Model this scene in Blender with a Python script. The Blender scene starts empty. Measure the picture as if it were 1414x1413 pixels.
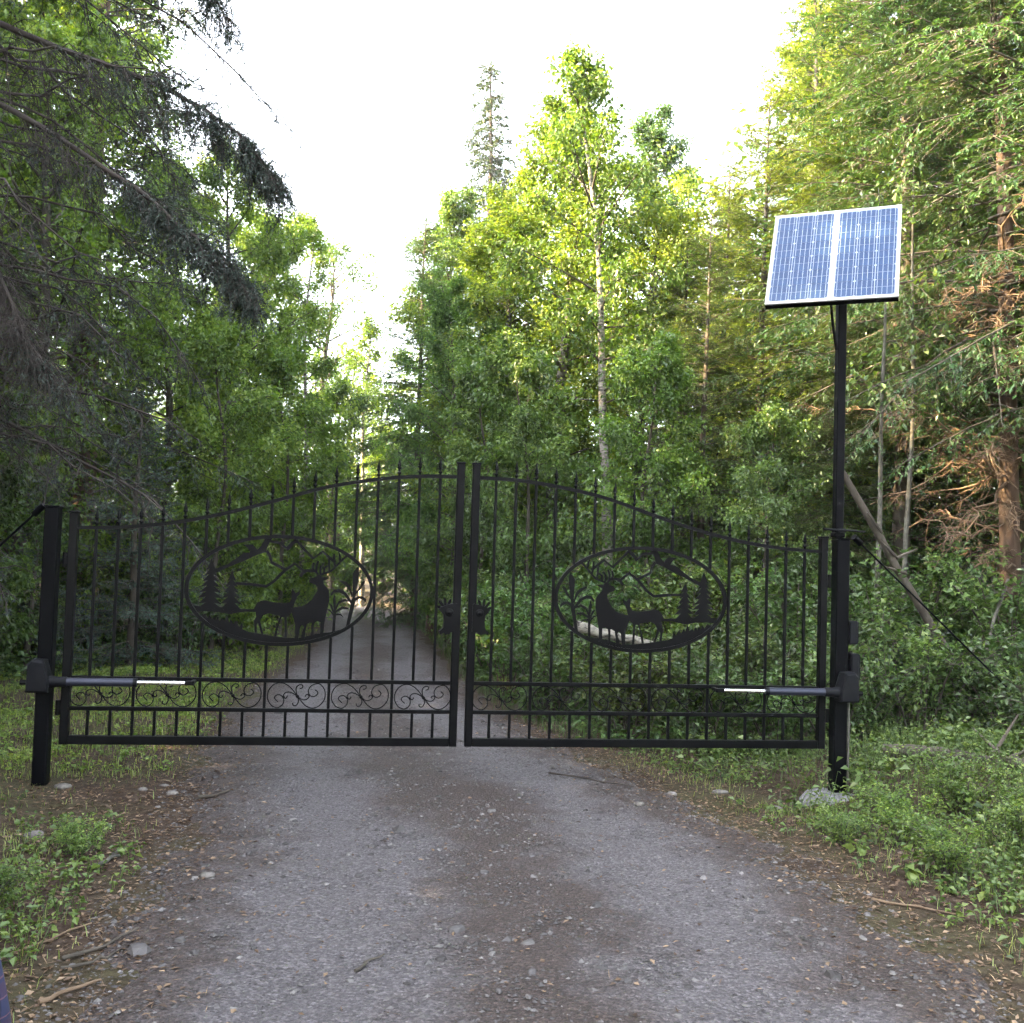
import bpy, math, random
import numpy as np
from mathutils import Vector, Matrix, Quaternion

scene = bpy.context.scene
col = scene.collection

# ------------------------------------------------------------------ camera
CAM = (-0.6166, -6.7544, 1.4502)
YAW, PITCH, ROLL = 0.13345, 0.04448, 0.03006
cam = bpy.data.cameras.new("camera")
cam.sensor_fit = 'HORIZONTAL'
cam.sensor_width = 36.0
cam.lens = 36.0 * 1450.0 / 1414.0
cam.clip_start, cam.clip_end = 0.05, 2000.0
cam_ob = bpy.data.objects.new("camera", cam)
col.objects.link(cam_ob)
F = Vector((math.sin(YAW) * math.cos(PITCH), math.cos(YAW) * math.cos(PITCH), math.sin(PITCH)))
Rv = Vector((math.cos(YAW), -math.sin(YAW), 0.0))
Uv = Rv.cross(F)
R2 = Rv * math.cos(ROLL) + Uv * math.sin(ROLL)
U2 = -Rv * math.sin(ROLL) + Uv * math.cos(ROLL)
mw = Matrix(((R2.x, U2.x, -F.x), (R2.y, U2.y, -F.y), (R2.z, U2.z, -F.z))).to_4x4()
mw.translation = CAM
cam_ob.matrix_world = mw
scene.camera = cam_ob

# ------------------------------------------------------------------ sky, sun, exposure
SUN_AZ = math.radians(-97.0)      # measured from +Y (down the drive) towards +X: a low sun over the trees to the left
SUN_EL = math.radians(32.0)
world = bpy.data.worlds.new("World")
scene.world = world
world.use_nodes = True
wn, wl = world.node_tree.nodes, world.node_tree.links
bg = wn["Background"]
sky = wn.new("ShaderNodeTexSky")
sky.sky_type = 'NISHITA'
sky.sun_disc = False
sky.sun_elevation = SUN_EL
sky.sun_rotation = SUN_AZ
sky.air_density, sky.dust_density, sky.ozone_density = 1.0, 4.0, 1.0
hs = wn.new("ShaderNodeHueSaturation")
hs.inputs["Saturation"].default_value = 0.35      # thin high haze whitens the evening sky
hs.inputs["Value"].default_value = 1.0
wl.new(sky.outputs[0], hs.inputs["Color"])
wl.new(hs.outputs[0], bg.inputs["Color"])
bg.inputs["Strength"].default_value = 0.15
sun_dir = Vector((math.sin(SUN_AZ) * math.cos(SUN_EL), math.cos(SUN_AZ) * math.cos(SUN_EL), math.sin(SUN_EL)))
sl = bpy.data.lights.new("sun", 'SUN')
sl.energy = 5.0
sl.angle = math.radians(0.6)
sl.color = (1.0, 0.72, 0.37)
so = bpy.data.objects.new("sun", sl)
so.rotation_euler = sun_dir.to_track_quat('Z', 'Y').to_euler()
so.location = (-30, 15, 30)
col.objects.link(so)
scene.view_settings.view_transform = 'Standard'
scene.view_settings.look = 'None'
scene.view_settings.gamma = 1.0
scene.view_settings.use_curve_mapping = False
scene.view_settings.exposure = 3.55
scene.render.engine = 'CYCLES'
cy = scene.cycles
cy.max_bounces, cy.diffuse_bounces, cy.glossy_bounces = 7, 5, 2
cy.transmission_bounces, cy.transparent_max_bounces, cy.volume_bounces = 4, 4, 0
cy.use_denoising = True
cy.use_adaptive_sampling, cy.adaptive_threshold, cy.adaptive_min_samples = True, 0.05, 24
cy.caustics_reflective = cy.caustics_refractive = False

# ------------------------------------------------------------------ object helpers
def tag(o, label=None, cat=None, group=None, kind=None):
    if label: o["label"] = label
    if cat: o["category"] = cat
    if group: o["group"] = group
    if kind: o["kind"] = kind
    return o

def empty(name, loc=(0, 0, 0), rz=0.0, parent=None):
    o = bpy.data.objects.new(name, None)
    o.empty_display_size = 0.2
    o.location = loc
    o.rotation_euler = (0, 0, rz)
    o.parent = parent
    col.objects.link(o)
    return o

def mesh_data(name, V, faces, mat, vals=None, smooth=False, uv=None):
    """V (n,3) array; faces: one (m,k) index array or a list of such arrays."""
    if not isinstance(faces, list): faces = [faces]
    faces = [np.asarray(f, dtype=np.int32) for f in faces if len(f)]
    V = np.asarray(V, dtype=np.float32)
    me = bpy.data.meshes.new(name)
    me.vertices.add(len(V)); me.vertices.foreach_set("co", V.ravel())
    loops = np.concatenate([f.ravel() for f in faces])
    sizes = np.concatenate([np.full(len(f), f.shape[1], dtype=np.int32) for f in faces])
    starts = np.concatenate([[0], np.cumsum(sizes)[:-1]]).astype(np.int32)
    me.loops.add(len(loops)); me.loops.foreach_set("vertex_index", loops)
    me.polygons.add(len(sizes)); me.polygons.foreach_set("loop_start", starts)
    me.polygons.foreach_set("loop_total", sizes)
    me.polygons.foreach_set("use_smooth", np.full(len(sizes), bool(smooth)))
    me.update(calc_edges=True)
    if vals is not None:
        a = me.attributes.new("v", 'FLOAT', 'FACE'); a.data.foreach_set("value", np.asarray(vals, dtype=np.float32))
    if uv is not None:
        l = me.uv_layers.new(name="uv"); l.data.foreach_set("uv", np.asarray(uv, dtype=np.float32)[loops].ravel())
    if mat: me.materials.append(mat)
    return me

def link(name, me, parent=None, loc=None):
    o = bpy.data.objects.new(name, me)
    o.parent = parent
    if loc is not None: o.location = loc
    col.objects.link(o)
    return o

class Geo:
    """collects shapes for one mesh"""
    def __init__(s): s.V, s.T, s.Q, s.n = [], [], [], 0
    def add(s, V, T=None, Q=None):
        V = np.asarray(V, float).reshape(-1, 3)
        if T is not None and len(T): s.T.append(np.asarray(T) + s.n)
        if Q is not None and len(Q): s.Q.append(np.asarray(Q) + s.n)
        s.V.append(V); s.n += len(V); return s
    def box(s, c, d, rot=None, bev=0.0):
        x, y, z = [v / 2 for v in d]
        if bev <= 0:
            P = np.array([[i, j, k] for i in (-x, x) for j in (-y, y) for k in (-z, z)])
            Q = [[0, 1, 3, 2], [4, 6, 7, 5], [0, 4, 5, 1], [2, 3, 7, 6], [0, 2, 6, 4], [1, 5, 7, 3]]
            T = None
        else:
            b = bev; P = []; 
            for i in (-1, 1):
                for j in (-1, 1):
                    for k in (-1, 1):
                        P += [[i * x, j * (y - b), k * (z - b)], [i * (x - b), j * y, k * (z - b)], [i * (x - b), j * (y - b), k * z]]
            P = np.array(P); id_ = lambda i, j, k, a: ((i * 2 + j) * 2 + k) * 3 + a
            Q = []
            for i in (0, 1): Q.append([id_(i, 0, 0, 0), id_(i, 0, 1, 0), id_(i, 1, 1, 0), id_(i, 1, 0, 0)])
            for j in (0, 1): Q.append([id_(0, j, 0, 1), id_(1, j, 0, 1), id_(1, j, 1, 1), id_(0, j, 1, 1)])
            for k in (0, 1): Q.append([id_(0, 0, k, 2), id_(0, 1, k, 2), id_(1, 1, k, 2), id_(1, 0, k, 2)])
            for j in (0, 1):
                for k in (0, 1): Q.append([id_(0, j, k, 1), id_(1, j, k, 1), id_(1, j, k, 2), id_(0, j, k, 2)])
            for i in (0, 1):
                for k in (0, 1): Q.append([id_(i, 0, k, 0), id_(i, 1, k, 0), id_(i, 1, k, 2), id_(i, 0, k, 2)])
            for i in (0, 1):
                for j in (0, 1): Q.append([id_(i, j, 0, 0), id_(i, j, 1, 0), id_(i, j, 1, 1), id_(i, j, 0, 1)])
            T = [[id_(i, j, k, 0), id_(i, j, k, 1), id_(i, j, k, 2)] for i in (0, 1) for j in (0, 1) for k in (0, 1)]
        if rot is not None: P = P @ np.array(rot.to_3x3()).T
        return s.add(P + np.array(c, float), T, Q)
    def tube(s, pts, r, n=6, caps=True, up=None):
        P = np.asarray(pts, float); k = len(P)
        r = np.broadcast_to(np.asarray(r, float), (k,))
        t = np.gradient(P, axis=0); t /= np.linalg.norm(t, axis=1)[:, None] + 1e-12
        ref = np.array(up if up is not None else ([0.31, 0.95, 0.05] if abs(t[0] @ np.array([0.31, 0.95, 0.05])) < .9 else [1.0, 0, 0]), float)
        a = ref[None] - t * (t @ ref)[:, None]; a /= np.linalg.norm(a, axis=1)[:, None] + 1e-12
        b = np.cross(t, a)
        th = np.arange(n) * 2 * math.pi / n
        V = P[:, None] + r[:, None, None] * (np.cos(th)[None, :, None] * a[:, None] + np.sin(th)[None, :, None] * b[:, None])
        Q = [[i * n + j, i * n + (j + 1) % n, (i + 1) * n + (j + 1) % n, (i + 1) * n + j] for i in range(k - 1) for j in range(n)]
        V = V.reshape(-1, 3); T = []
        if caps:
            V = np.vstack([V, V[:n], V[-n:], P[:1], P[-1:]]); c = k * n
            T = [[c + 2 * n, c + (j + 1) % n, c + j] for j in range(n)] + [[c + 2 * n + 1, c + n + j, c + n + (j + 1) % n] for j in range(n)]
        return s.add(V, T, Q)
    def lathe(s, prof, c=(0, 0, 0), n=12, rot=None):
        prof = np.asarray(prof, float); k = len(prof); th = np.arange(n) * 2 * math.pi / n
        V = np.stack([prof[:, 0, None] * np.cos(th), prof[:, 0, None] * np.sin(th), np.broadcast_to(prof[:, 1, None], (k, n))], -1).reshape(-1, 3)
        Q = [[i * n + j, i * n + (j + 1) % n, (i + 1) * n + (j + 1) % n, (i + 1) * n + j] for i in range(k - 1) for j in range(n)]
        if rot is not None: V = V @ np.array(rot.to_3x3()).T
        return s.add(V + np.array(c, float), None, Q)
    def plate(s, poly, y0, y1):
        """polygon in x,z extruded along y (sheet-metal cut-out)"""
        from mathutils.geometry import tessellate_polygon
        P = [Vector((p[0], p[1], 0)) for p in poly]; n = len(P)
        tri = np.array(tessellate_polygon([P]))
        V = [[p[0], y0, p[1]] for p in poly] + [[p[0], y1, p[1]] for p in poly]
        T = np.vstack([tri, tri[:, ::-1] + n])
        Q = [[i, (i + 1) % n, n + (i + 1) % n, n + i] for i in range(n)]
        return s.add(V, T, Q)
    def flip(s):                                     # mirror in x
        s.V = [v * np.array([-1, 1, 1]) for v in s.V]; return s
    def data(s, name, mat, smooth=False):
        f = []
        if s.T: f.append(np.concatenate(s.T))
        if s.Q: f.append(np.concatenate(s.Q))
        me = mesh_data(name, np.concatenate(s.V), f, mat, smooth=smooth)
        return me
    def build(s, name, mat, parent=None, smooth=False, loc=None):
        return link(name, s.data(name, mat, smooth), parent, loc)

def copy_tree(o, parent=None):
    c = o.copy(); c.parent = parent; col.objects.link(c)
    for ch in list(o.children): copy_tree(ch, c)
    return c

# ------------------------------------------------------------------ materials
def new_mat(name):
    m = bpy.data.materials.new(name); m.use_nodes = True
    nt = m.node_tree
    return m, nt.nodes, nt.links, nt.nodes["Principled BSDF"]

def ramp(n, l, src, stops):
    r = n.new("ShaderNodeValToRGB")
    e = r.color_ramp.elements
    while len(e) < len(stops): e.new(0.5)
    for i, (p, c) in enumerate(stops): e[i].position = p; e[i].color = (*c, 1)
    if src is not None: l.new(src, r.inputs[0])
    return r

def noise(n, l, scale, detail=4.0, rough=0.55, vec=None, dist=0.0):
    t = n.new("ShaderNodeTexNoise")
    t.inputs["Scale"].default_value = scale; t.inputs["Detail"].default_value = detail
    t.inputs["Roughness"].default_value = rough; t.inputs["Distortion"].default_value = dist
    if vec is not None: l.new(vec, t.inputs["Vector"])
    return t

def mixc(n, l, fac, a, b, mode='MIX'):
    m = n.new("ShaderNodeMix"); m.data_type = 'RGBA'; m.blend_type = mode
    for sock, val in ((m.inputs[0], fac), (m.inputs[6], a), (m.inputs[7], b)):
        if isinstance(val, (int, float)): sock.default_value = val
        elif isinstance(val, tuple): sock.default_value = (*val, 1)
        else: l.new(val, sock)
    return m.outputs[2]

def mathn(n, l, op, a, b=0.0, clamp=False):
    m = n.new("ShaderNodeMath"); m.operation = op; m.use_clamp = clamp
    for s, v in zip(m.inputs, (a, b)):
        if isinstance(v, (int, float)): s.default_value = v
        else: l.new(v, s)
    return m.outputs[0]

def leaf_mat(name, dark, mid, light, trans=0.45, tcol=(1.35, 1.25, 0.42), gloss=0.05):
    m = bpy.data.materials.new(name); m.use_nodes = True
    n, l = m.node_tree.nodes, m.node_tree.links
    n.clear()
    out = n.new("ShaderNodeOutputMaterial")
    at = n.new("ShaderNodeAttribute"); at.attribute_name = "v"
    r = ramp(n, l, at.outputs["Fac"], [(0.0, dark), (0.5, mid), (1.0, light)])
    oi = n.new("ShaderNodeObjectInfo")
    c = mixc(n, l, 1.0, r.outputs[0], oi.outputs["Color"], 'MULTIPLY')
    d = n.new("ShaderNodeBsdfDiffuse"); l.new(c, d.inputs[0])
    t = n.new("ShaderNodeBsdfTranslucent")
    l.new(mixc(n, l, 1.0, c, tcol, 'MULTIPLY'), t.inputs[0])
    mx = n.new("ShaderNodeMixShader"); mx.inputs[0].default_value = trans
    l.new(d.outputs[0], mx.inputs[1]); l.new(t.outputs[0], mx.inputs[2])
    g = n.new("ShaderNodeBsdfGlossy"); g.inputs["Roughness"].default_value = 0.45
    mg = n.new("ShaderNodeMixShader"); mg.inputs[0].default_value = gloss
    l.new(mx.outputs[0], mg.inputs[1]); l.new(g.outputs[0], mg.inputs[2])
    l.new(mg.outputs[0], out.inputs[0])
    return m

def bark_mat(name, a, b, scale=9.0, stretch=0.25, bump=0.6, rough=0.9):
    m, n, l, p = new_mat(name)
    tc = n.new("ShaderNodeTexCoord"); mp = n.new("ShaderNodeMapping")
    mp.inputs["Scale"].default_value = (1, 1, stretch)
    l.new(tc.outputs["Object"], mp.inputs[0])
    t = noise(n, l, scale, 6, 0.65, mp.outputs[0], 0.4)
    r = ramp(n, l, t.outputs[0], [(0.3, a), (0.7, b)])
    l.new(r.outputs[0], p.inputs["Base Color"]); p.inputs["Roughness"].default_value = rough
    bp = n.new("ShaderNodeBump"); bp.inputs["Strength"].default_value = bump; bp.inputs["Distance"].default_value = 0.02
    l.new(t.outputs[0], bp.inputs["Height"]); l.new(bp.outputs[0], p.inputs["Normal"])
    return m

def birch_mat():
    m, n, l, p = new_mat("birch_bark")
    tc = n.new("ShaderNodeTexCoord"); mp = n.new("ShaderNodeMapping")
    mp.inputs["Scale"].default_value = (5, 5, 16)
    l.new(tc.outputs["Object"], mp.inputs[0])
    t = noise(n, l, 1.6, 5, 0.7, mp.outputs[0], 0.6)
    r = ramp(n, l, t.outputs[0], [(0.40, (0.025, 0.022, 0.018)), (0.47, (0.17, 0.155, 0.13)), (0.6, (0.29, 0.27, 0.23)), (0.8, (0.38, 0.35, 0.29))])
    l.new(r.outputs[0], p.inputs["Base Color"]); p.inputs["Roughness"].default_value = 0.7
    bp = n.new("ShaderNodeBump"); bp.inputs["Strength"].default_value = 0.3
    l.new(t.outputs[0], bp.inputs["Height"]); l.new(bp.outputs[0], p.inputs["Normal"])
    return m

def paint_mat(name, base, rough, metal=0.0, dust=0.03, spec=0.5):
    m, n, l, p = new_mat(name)
    tc = n.new("ShaderNodeTexCoord")
    t = noise(n, l, 7.0, 6, 0.65, tc.outputs["Object"])
    t2 = noise(n, l, 60.0, 3, 0.6, tc.outputs["Object"])
    f = ramp(n, l, t.outputs[0], [(0.45, (0, 0, 0)), (0.8, (dust,) * 3)])
    l.new(mixc(n, l, f.outputs[0], base, (0.10, 0.085, 0.07)), p.inputs["Base Color"])
    rr = ramp(n, l, t.outputs[0], [(0.3, (rough,) * 3), (0.75, (min(rough + 0.25, 1),) * 3)])
    p.inputs["Specular IOR Level"].default_value = spec
    l.new(rr.outputs[0], p.inputs["Roughness"]); p.inputs["Metallic"].default_value = metal
    bp = n.new("ShaderNodeBump"); bp.inputs["Strength"].default_value = 0.06; bp.inputs["Distance"].default_value = 0.002
    l.new(t2.outputs[0], bp.inputs["Height"]); l.new(bp.outputs[0], p.inputs["Normal"])
    return m

MT = {}
MT["black"] = paint_mat("black_enamel", (0.0012, 0.0014, 0.0020), 0.30, dust=0.01, spec=0.11)
MT["post"] = paint_mat("black_post_paint", (0.0010, 0.0012, 0.0020), 0.40, dust=0.006, spec=0.07)
MT["plastic"] = paint_mat("dark_grey_plastic", (0.0045, 0.005, 0.007), 0.42, dust=0.04, spec=0.12)
MT["tube"] = paint_mat("dark_blue_grey_metal", (0.028, 0.031, 0.050), 0.28, metal=0.5, dust=0.05)
MT["chrome"] = paint_mat("polished_rod", (0.85, 0.85, 0.86), 0.12, metal=1.0, dust=0.0)
MT["alu"] = paint_mat("aluminium_frame", (0.42, 0.42, 0.43), 0.45, metal=0.35, dust=0.1)
MT["backsheet"] = paint_mat("white_backsheet", (0.20, 0.25, 0.32), 0.25, dust=0.05)
MT["silver"] = paint_mat("silver_busbar", (0.20, 0.25, 0.32), 0.35, metal=0.3, dust=0.0)
MT["bark"] = bark_mat("grey_brown_bark", (0.030, 0.025, 0.019), (0.10, 0.085, 0.068))
MT["redbark"] = bark_mat("red_brown_bark", (0.04, 0.024, 0.016), (0.13, 0.085, 0.058))
MT["twig"] = bark_mat("dead_twig_bark", (0.018, 0.014, 0.012), (0.062, 0.050, 0.042), 5.0, 1.0, 0.2)
MT["drytwig"] = bark_mat("dry_brown_twig_bark", (0.08, 0.05, 0.03), (0.22, 0.155, 0.10), 5.0, 1.0, 0.2)
MT["greybark"] = bark_mat("lichen_grey_bark", (0.03, 0.030, 0.024), (0.13, 0.125, 0.105), 11.0, 1.0, 0.5)
MT["birch"] = birch_mat()
MT["leaf"] = leaf_mat("broadleaf_green", (0.034, 0.074, 0.016), (0.080, 0.158, 0.036), (0.165, 0.260, 0.060), trans=0.5)
MT["leaf2"] = leaf_mat("shrub_green", (0.022, 0.056, 0.014), (0.062, 0.130, 0.034), (0.145, 0.230, 0.070), trans=0.42)
MT["needle"] = leaf_mat("conifer_needles", (0.022, 0.046, 0.022), (0.055, 0.092, 0.042), (0.11, 0.155, 0.066), trans=0.18)
MT["cedar"] = leaf_mat("cedar_sprays", (0.030, 0.066, 0.024), (0.070, 0.135, 0.046), (0.155, 0.235, 0.075), trans=0.3)
MT["bluenee"] = leaf_mat("blue_fir_needles", (0.019, 0.043, 0.032), (0.043, 0.086, 0.062), (0.108, 0.176, 0.135), trans=0.12)
MT["darknee"] = leaf_mat("dark_spruce_needles", (0.014, 0.026, 0.022), (0.034, 0.056, 0.046), (0.07, 0.10, 0.08), trans=0.12)
MT["grass"] = leaf_mat("verge_grass", (0.065, 0.105, 0.022), (0.145, 0.200, 0.050), (0.290, 0.300, 0.110), trans=0.35)
MT["herb"] = leaf_mat("low_herb_leaves", (0.032, 0.066, 0.014), (0.085, 0.145, 0.030), (0.19, 0.25, 0.062), trans=0.3)
MT["litter"] = leaf_mat("leaf_litter", (0.035, 0.020, 0.012), (0.11, 0.068, 0.040), (0.27, 0.19, 0.12), trans=0.1, tcol=(1, .8, .6))
MT["straw"] = leaf_mat("dry_stalks", (0.15, 0.10, 0.055), (0.30, 0.22, 0.13), (0.45, 0.36, 0.24), trans=0.05, tcol=(1, .9, .7))
MT["stone"] = leaf_mat("gravel_stone", (0.035, 0.032, 0.032), (0.078, 0.073, 0.074), (0.20, 0.19, 0.185), trans=0.0, gloss=0.03)
def rock_mat(name, a, b):
    m, n, l, p = new_mat(name)
    tc = n.new("ShaderNodeTexCoord"); t = noise(n, l, 25.0, 5, 0.6, tc.outputs["Object"])
    r = ramp(n, l, t.outputs[0], [(0.35, a), (0.65, b)])
    l.new(r.outputs[0], p.inputs["Base Color"]); p.inputs["Roughness"].default_value = 0.85
    return m
MT["palelog"] = rock_mat("peeled_pale_wood", (0.16, 0.155, 0.145), (0.34, 0.335, 0.32))
MT["rock"] = rock_mat("pale_rock", (0.065, 0.058, 0.053), (0.165, 0.15, 0.138))
MT["darkrock"] = rock_mat("dark_rock", (0.09, 0.085, 0.08), (0.22, 0.20, 0.19))
MT["concrete"] = rock_mat("rough_concrete", (0.06, 0.06, 0.06), (0.22, 0.22, 0.225))

# ================================================================== land
rng = np.random.default_rng(7)
def sstep(a, b, x):
    t = np.clip((x - a) / (b - a), 0, 1); return t * t * (3 - 2 * t)
RY = np.array([-40, -9, -3.4, -1.5, 0.0, 1.0, 3.0, 5.0, 9.0, 14.0, 18.0, 22.0, 26.0, 31.0, 36.0, 42.0])
RC = np.array([0.6, 0.1, 0.0, 0.02, -0.18, -0.36, -0.58, -0.62, -0.50, -0.58, -0.75, -1.15, -1.9, -3.6, -6.4, -11.0])
RW = np.array([1.7, 1.65, 1.58, 1.56, 1.50, 1.42, 1.22, 1.12, 0.98, 0.95, 0.95, 0.95, 0.95, 0.95, 0.95, 0.95])
def road_c(y): return np.interp(y, RY, RC)
def road_w(y): return np.interp(y, RY, RW)
def wob(x, y, s, k=0):
    return (np.sin(x * s * 1.3 + y * s * .7 + 1.1 + k) + np.sin(-x * s * .8 + y * s * 1.7 + 2.3 * k) + np.sin(x * s * 2.3 - y * s * 1.9 + .7 * k) * .6) / 2.6
def terrain(x, y):
    x = np.asarray(x, float); y = np.asarray(y, float)
    off = np.abs(x - road_c(y)) - road_w(y)                  # metres outside the road edge
    z = 0.05 * sstep(0.1, 1.5, off) * (0.6 + wob(x, y, 1.1, 1))
    z = z + 0.03 * sstep(0.0, 0.8, off) * wob(x, y, 3.1, 2)
    z = z + 0.42 * sstep(-1.9, -3.3, x) * np.exp(-((y + 2.5) / 1.5) ** 2)             # bank beside the left post
    z = z - 0.12 * np.exp(-(((x - 2.5) / 1.1) ** 2 + (y / 1.3) ** 2))                  # dip at the right post
    z = z + 0.9 * sstep(3.2, 11.0, x) + 0.18 * np.exp(-(((x - 3.5) / .7) ** 2 + ((y - .2) / .6) ** 2))
    z = z + 0.5 * sstep(-4.5, -12.0, x)
    z = z + 0.25 * sstep(40, 120, np.hypot(x, y)) * (1 + wob(x, y, .05, 3)) * 6
    return z
def axis(lo, hi, d, far):
    a = np.arange(lo, hi + d / 2, d); g = []; s, p = d, hi
    while p < far: s *= 1.25; p += s; g.append(p)
    g2 = []; s, p = d, lo
    while p > -far: s *= 1.25; p -= s; g2.append(p)
    return np.concatenate([g2[::-1], a, g])
gx, gy = axis(-5, 6, 0.13, 500), axis(-5.5, 9, 0.13, 500)
GX, GY = np.meshgrid(gx, gy)
nx, ny = len(gx), len(gy)
I = (np.arange(ny - 1)[:, None] * nx + np.arange(nx - 1)[None]).ravel()
GV = np.stack([GX, GY, terrain(GX, GY)], -1).reshape(-1, 3)

def ground_mat():
    m, n, l, p = new_mat("forest_soil")
    tc = n.new("ShaderNodeTexCoord"); v = tc.outputs["Object"]
    a = noise(n, l, 0.9, 6, 0.6, v); b = noise(n, l, 14.0, 6, 0.7, v); c = noise(n, l, 90.0, 3, 0.7, v)
    soil = ramp(n, l, b.outputs[0], [(0.3, (0.020, 0.013, 0.009)), (0.5, (0.045, 0.030, 0.021)), (0.72, (0.085, 0.062, 0.045))])
    moss = ramp(n, l, b.outputs[0], [(0.3, (0.026, 0.024, 0.012)), (0.7, (0.070, 0.062, 0.030))])
    mk = ramp(n, l, a.outputs[0], [(0.46, (0, 0, 0)), (0.60, (1, 1, 1))])
    base = mixc(n, l, mk.outputs[0], soil.outputs[0], moss.outputs[0])
    sp = ramp(n, l, c.outputs[0], [(0.62, (0, 0, 0)), (0.72, (0.6, 0.6, 0.6))])
    base = mixc(n, l, sp.outputs[0], base, (0.21, 0.155, 0.105))
    l.new(base, p.inputs["Base Color"]); p.inputs["Roughness"].default_value = 0.95
    p.inputs["Specular IOR Level"].default_value = 0.2
    bp = n.new("ShaderNodeBump"); bp.inputs["Strength"].default_value = 0.9; bp.inputs["Distance"].default_value = 0.03
    l.new(b.outputs[0], bp.inputs["Height"]); l.new(bp.outputs[0], p.inputs["Normal"])
    return m
MT["soil"] = ground_mat()
g = link("ground", mesh_data("ground", GV, np.stack([I, I + 1, I + nx + 1, I + nx], 1), MT["soil"], smooth=True))
tag(g, "brown forest soil with moss and litter on both sides of the drive", kind="structure")

# ---- gravel drive: a sheet lying on the ground, its ragged border sinking into the soil
def road_mat():
    m, n, l, p = new_mat("gravel_drive")
    tc = n.new("ShaderNodeTexCoord"); v = tc.outputs["Object"]
    uv = n.new("ShaderNodeUVMap"); uv.uv_map = "uv"
    sx = n.new("ShaderNodeSeparateXYZ"); l.new(uv.outputs[0], sx.inputs[0])
    big = noise(n, l, 0.8, 5, 0.6, v); mid = noise(n, l, 5.0, 6, 0.65, v); fine = noise(n, l, 70.0, 4, 0.75, v)
    vo = n.new("ShaderNodeTexVoronoi"); vo.inputs["Scale"].default_value = 85.0; l.new(v, vo.inputs["Vector"])
    vo2 = n.new("ShaderNodeTexVoronoi"); vo2.inputs["Scale"].default_value = 38.0; l.new(v, vo2.inputs["Vector"])
    sv = n.new("ShaderNodeSeparateColor"); l.new(vo.outputs["Color"], sv.inputs[0])
    # two compacted, paler wheel tracks; organic crumbs and needles between and beside them
    tr = mathn(n, l, 'ABSOLUTE', sx.outputs[0])
    d = mathn(n, l, 'ABSOLUTE', mathn(n, l, 'SUBTRACT', tr, 0.47))
    dn = mathn(n, l, 'ADD', d, mathn(n, l, 'MULTIPLY', mathn(n, l, 'SUBTRACT', mid.outputs[0], 0.5), 0.55))
    dn = mathn(n, l, 'ADD', dn, mathn(n, l, 'MULTIPLY', mathn(n, l, 'SUBTRACT', big.outputs[0], 0.5), 1.0))
    org = ramp(n, l, dn, [(0.10, (0, 0, 0)), (0.34, (1, 1, 1))])
    brown = ramp(n, l, fine.outputs[0], [(0.3, (0.015, 0.0105, 0.009)), (0.55, (0.045, 0.031, 0.026)), (0.8, (0.096, 0.069, 0.059))])
    pale = ramp(n, l, fine.outputs[0], [(0.25, (0.043, 0.039, 0.042)), (0.55, (0.096, 0.087, 0.093)), (0.8, (0.170, 0.156, 0.165))])
    of = mathn(n, l, 'MULTIPLY', org.outputs[0], 0.88)
    base = mixc(n, l, of, pale.outputs[0], brown.outputs[0])
    cell = ramp(n, l, sv.outputs[0], [(0.0, (0.62, 0.62, 0.62)), (0.7, (1.05, 1.05, 1.05)), (1.0, (1.55, 1.55, 1.55))])
    base = mixc(n, l, 1.0, base, cell.outputs[0], 'MULTIPLY')
    l.new(base, p.inputs["Base Color"])
    p.inputs["Roughness"].default_value = 0.72; p.inputs["Specular IOR Level"].default_value = 0.35
    h = mathn(n, l, 'ADD', mathn(n, l, 'MULTIPLY', vo.outputs["Distance"], 1.0), mathn(n, l, 'MULTIPLY', vo2.outputs["Distance"], 0.8))
    h = mathn(n, l, 'ADD', h, mathn(n, l, 'MULTIPLY', mid.outputs[0], 0.8))
    bp = n.new("ShaderNodeBump"); bp.inputs["Strength"].default_value = 0.55; bp.inputs["Distance"].default_value = 0.02
    bp.invert = True
    l.new(h, bp.inputs["Height"]); l.new(bp.outputs[0], p.inputs["Normal"])
    return m
MT["road"] = road_mat()
ys = np.concatenate([np.arange(-9, 6, 0.1), np.arange(6, 42, 0.35)])
us = np.linspace(-1.12, 1.12, 57)
UU, YY = np.meshgrid(us, ys)
XX = road_c(YY) + UU * road_w(YY)
edge = sstep(0.82, 1.10, np.abs(UU) + 0.10 * wob(XX, YY, 4.0, 5) + 0.07 * wob(XX, YY, 11.0, 6))
rut = -0.014 * np.exp(-((np.abs(UU) - 0.47) / 0.17) ** 2)
ZZ = terrain(XX, YY) + 0.026 - 0.062 * edge + rut * (1 - edge) + 0.006 * wob(XX, YY, 7.0, 8) * (1 - edge)
nu, nv = len(us), len(ys)
I = (np.arange(nv - 1)[:, None] * nu + np.arange(nu - 1)[None]).ravel()
RVt = np.stack([XX, YY, ZZ], -1).reshape(-1, 3)
rd = link("gravel_drive", mesh_data("gravel_drive", RVt, np.stack([I, I + 1, I + nu + 1, I + nu], 1), MT["road"], smooth=True,
          uv=np.stack([UU, YY], -1).reshape(-1, 2)))
tag(rd, "grey gravel drive running under the gate and curving off into the forest", kind="structure")
def surf(x, y):
    x = np.asarray(x, float); y = np.asarray(y, float)
    u = (x - road_c(y)) / road_w(y)
    e = sstep(0.82, 1.10, np.abs(u) + 0.10 * wob(x, y, 4.0, 5) + 0.07 * wob(x, y, 11.0, 6))
    r = terrain(x, y) + 0.026 - 0.062 * e - 0.014 * np.exp(-((np.abs(u) - 0.47) / 0.17) ** 2) * (1 - e)
    return np.where(np.abs(u) < 1.12, np.maximum(r, terrain(x, y)), terrain(x, y))
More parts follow.
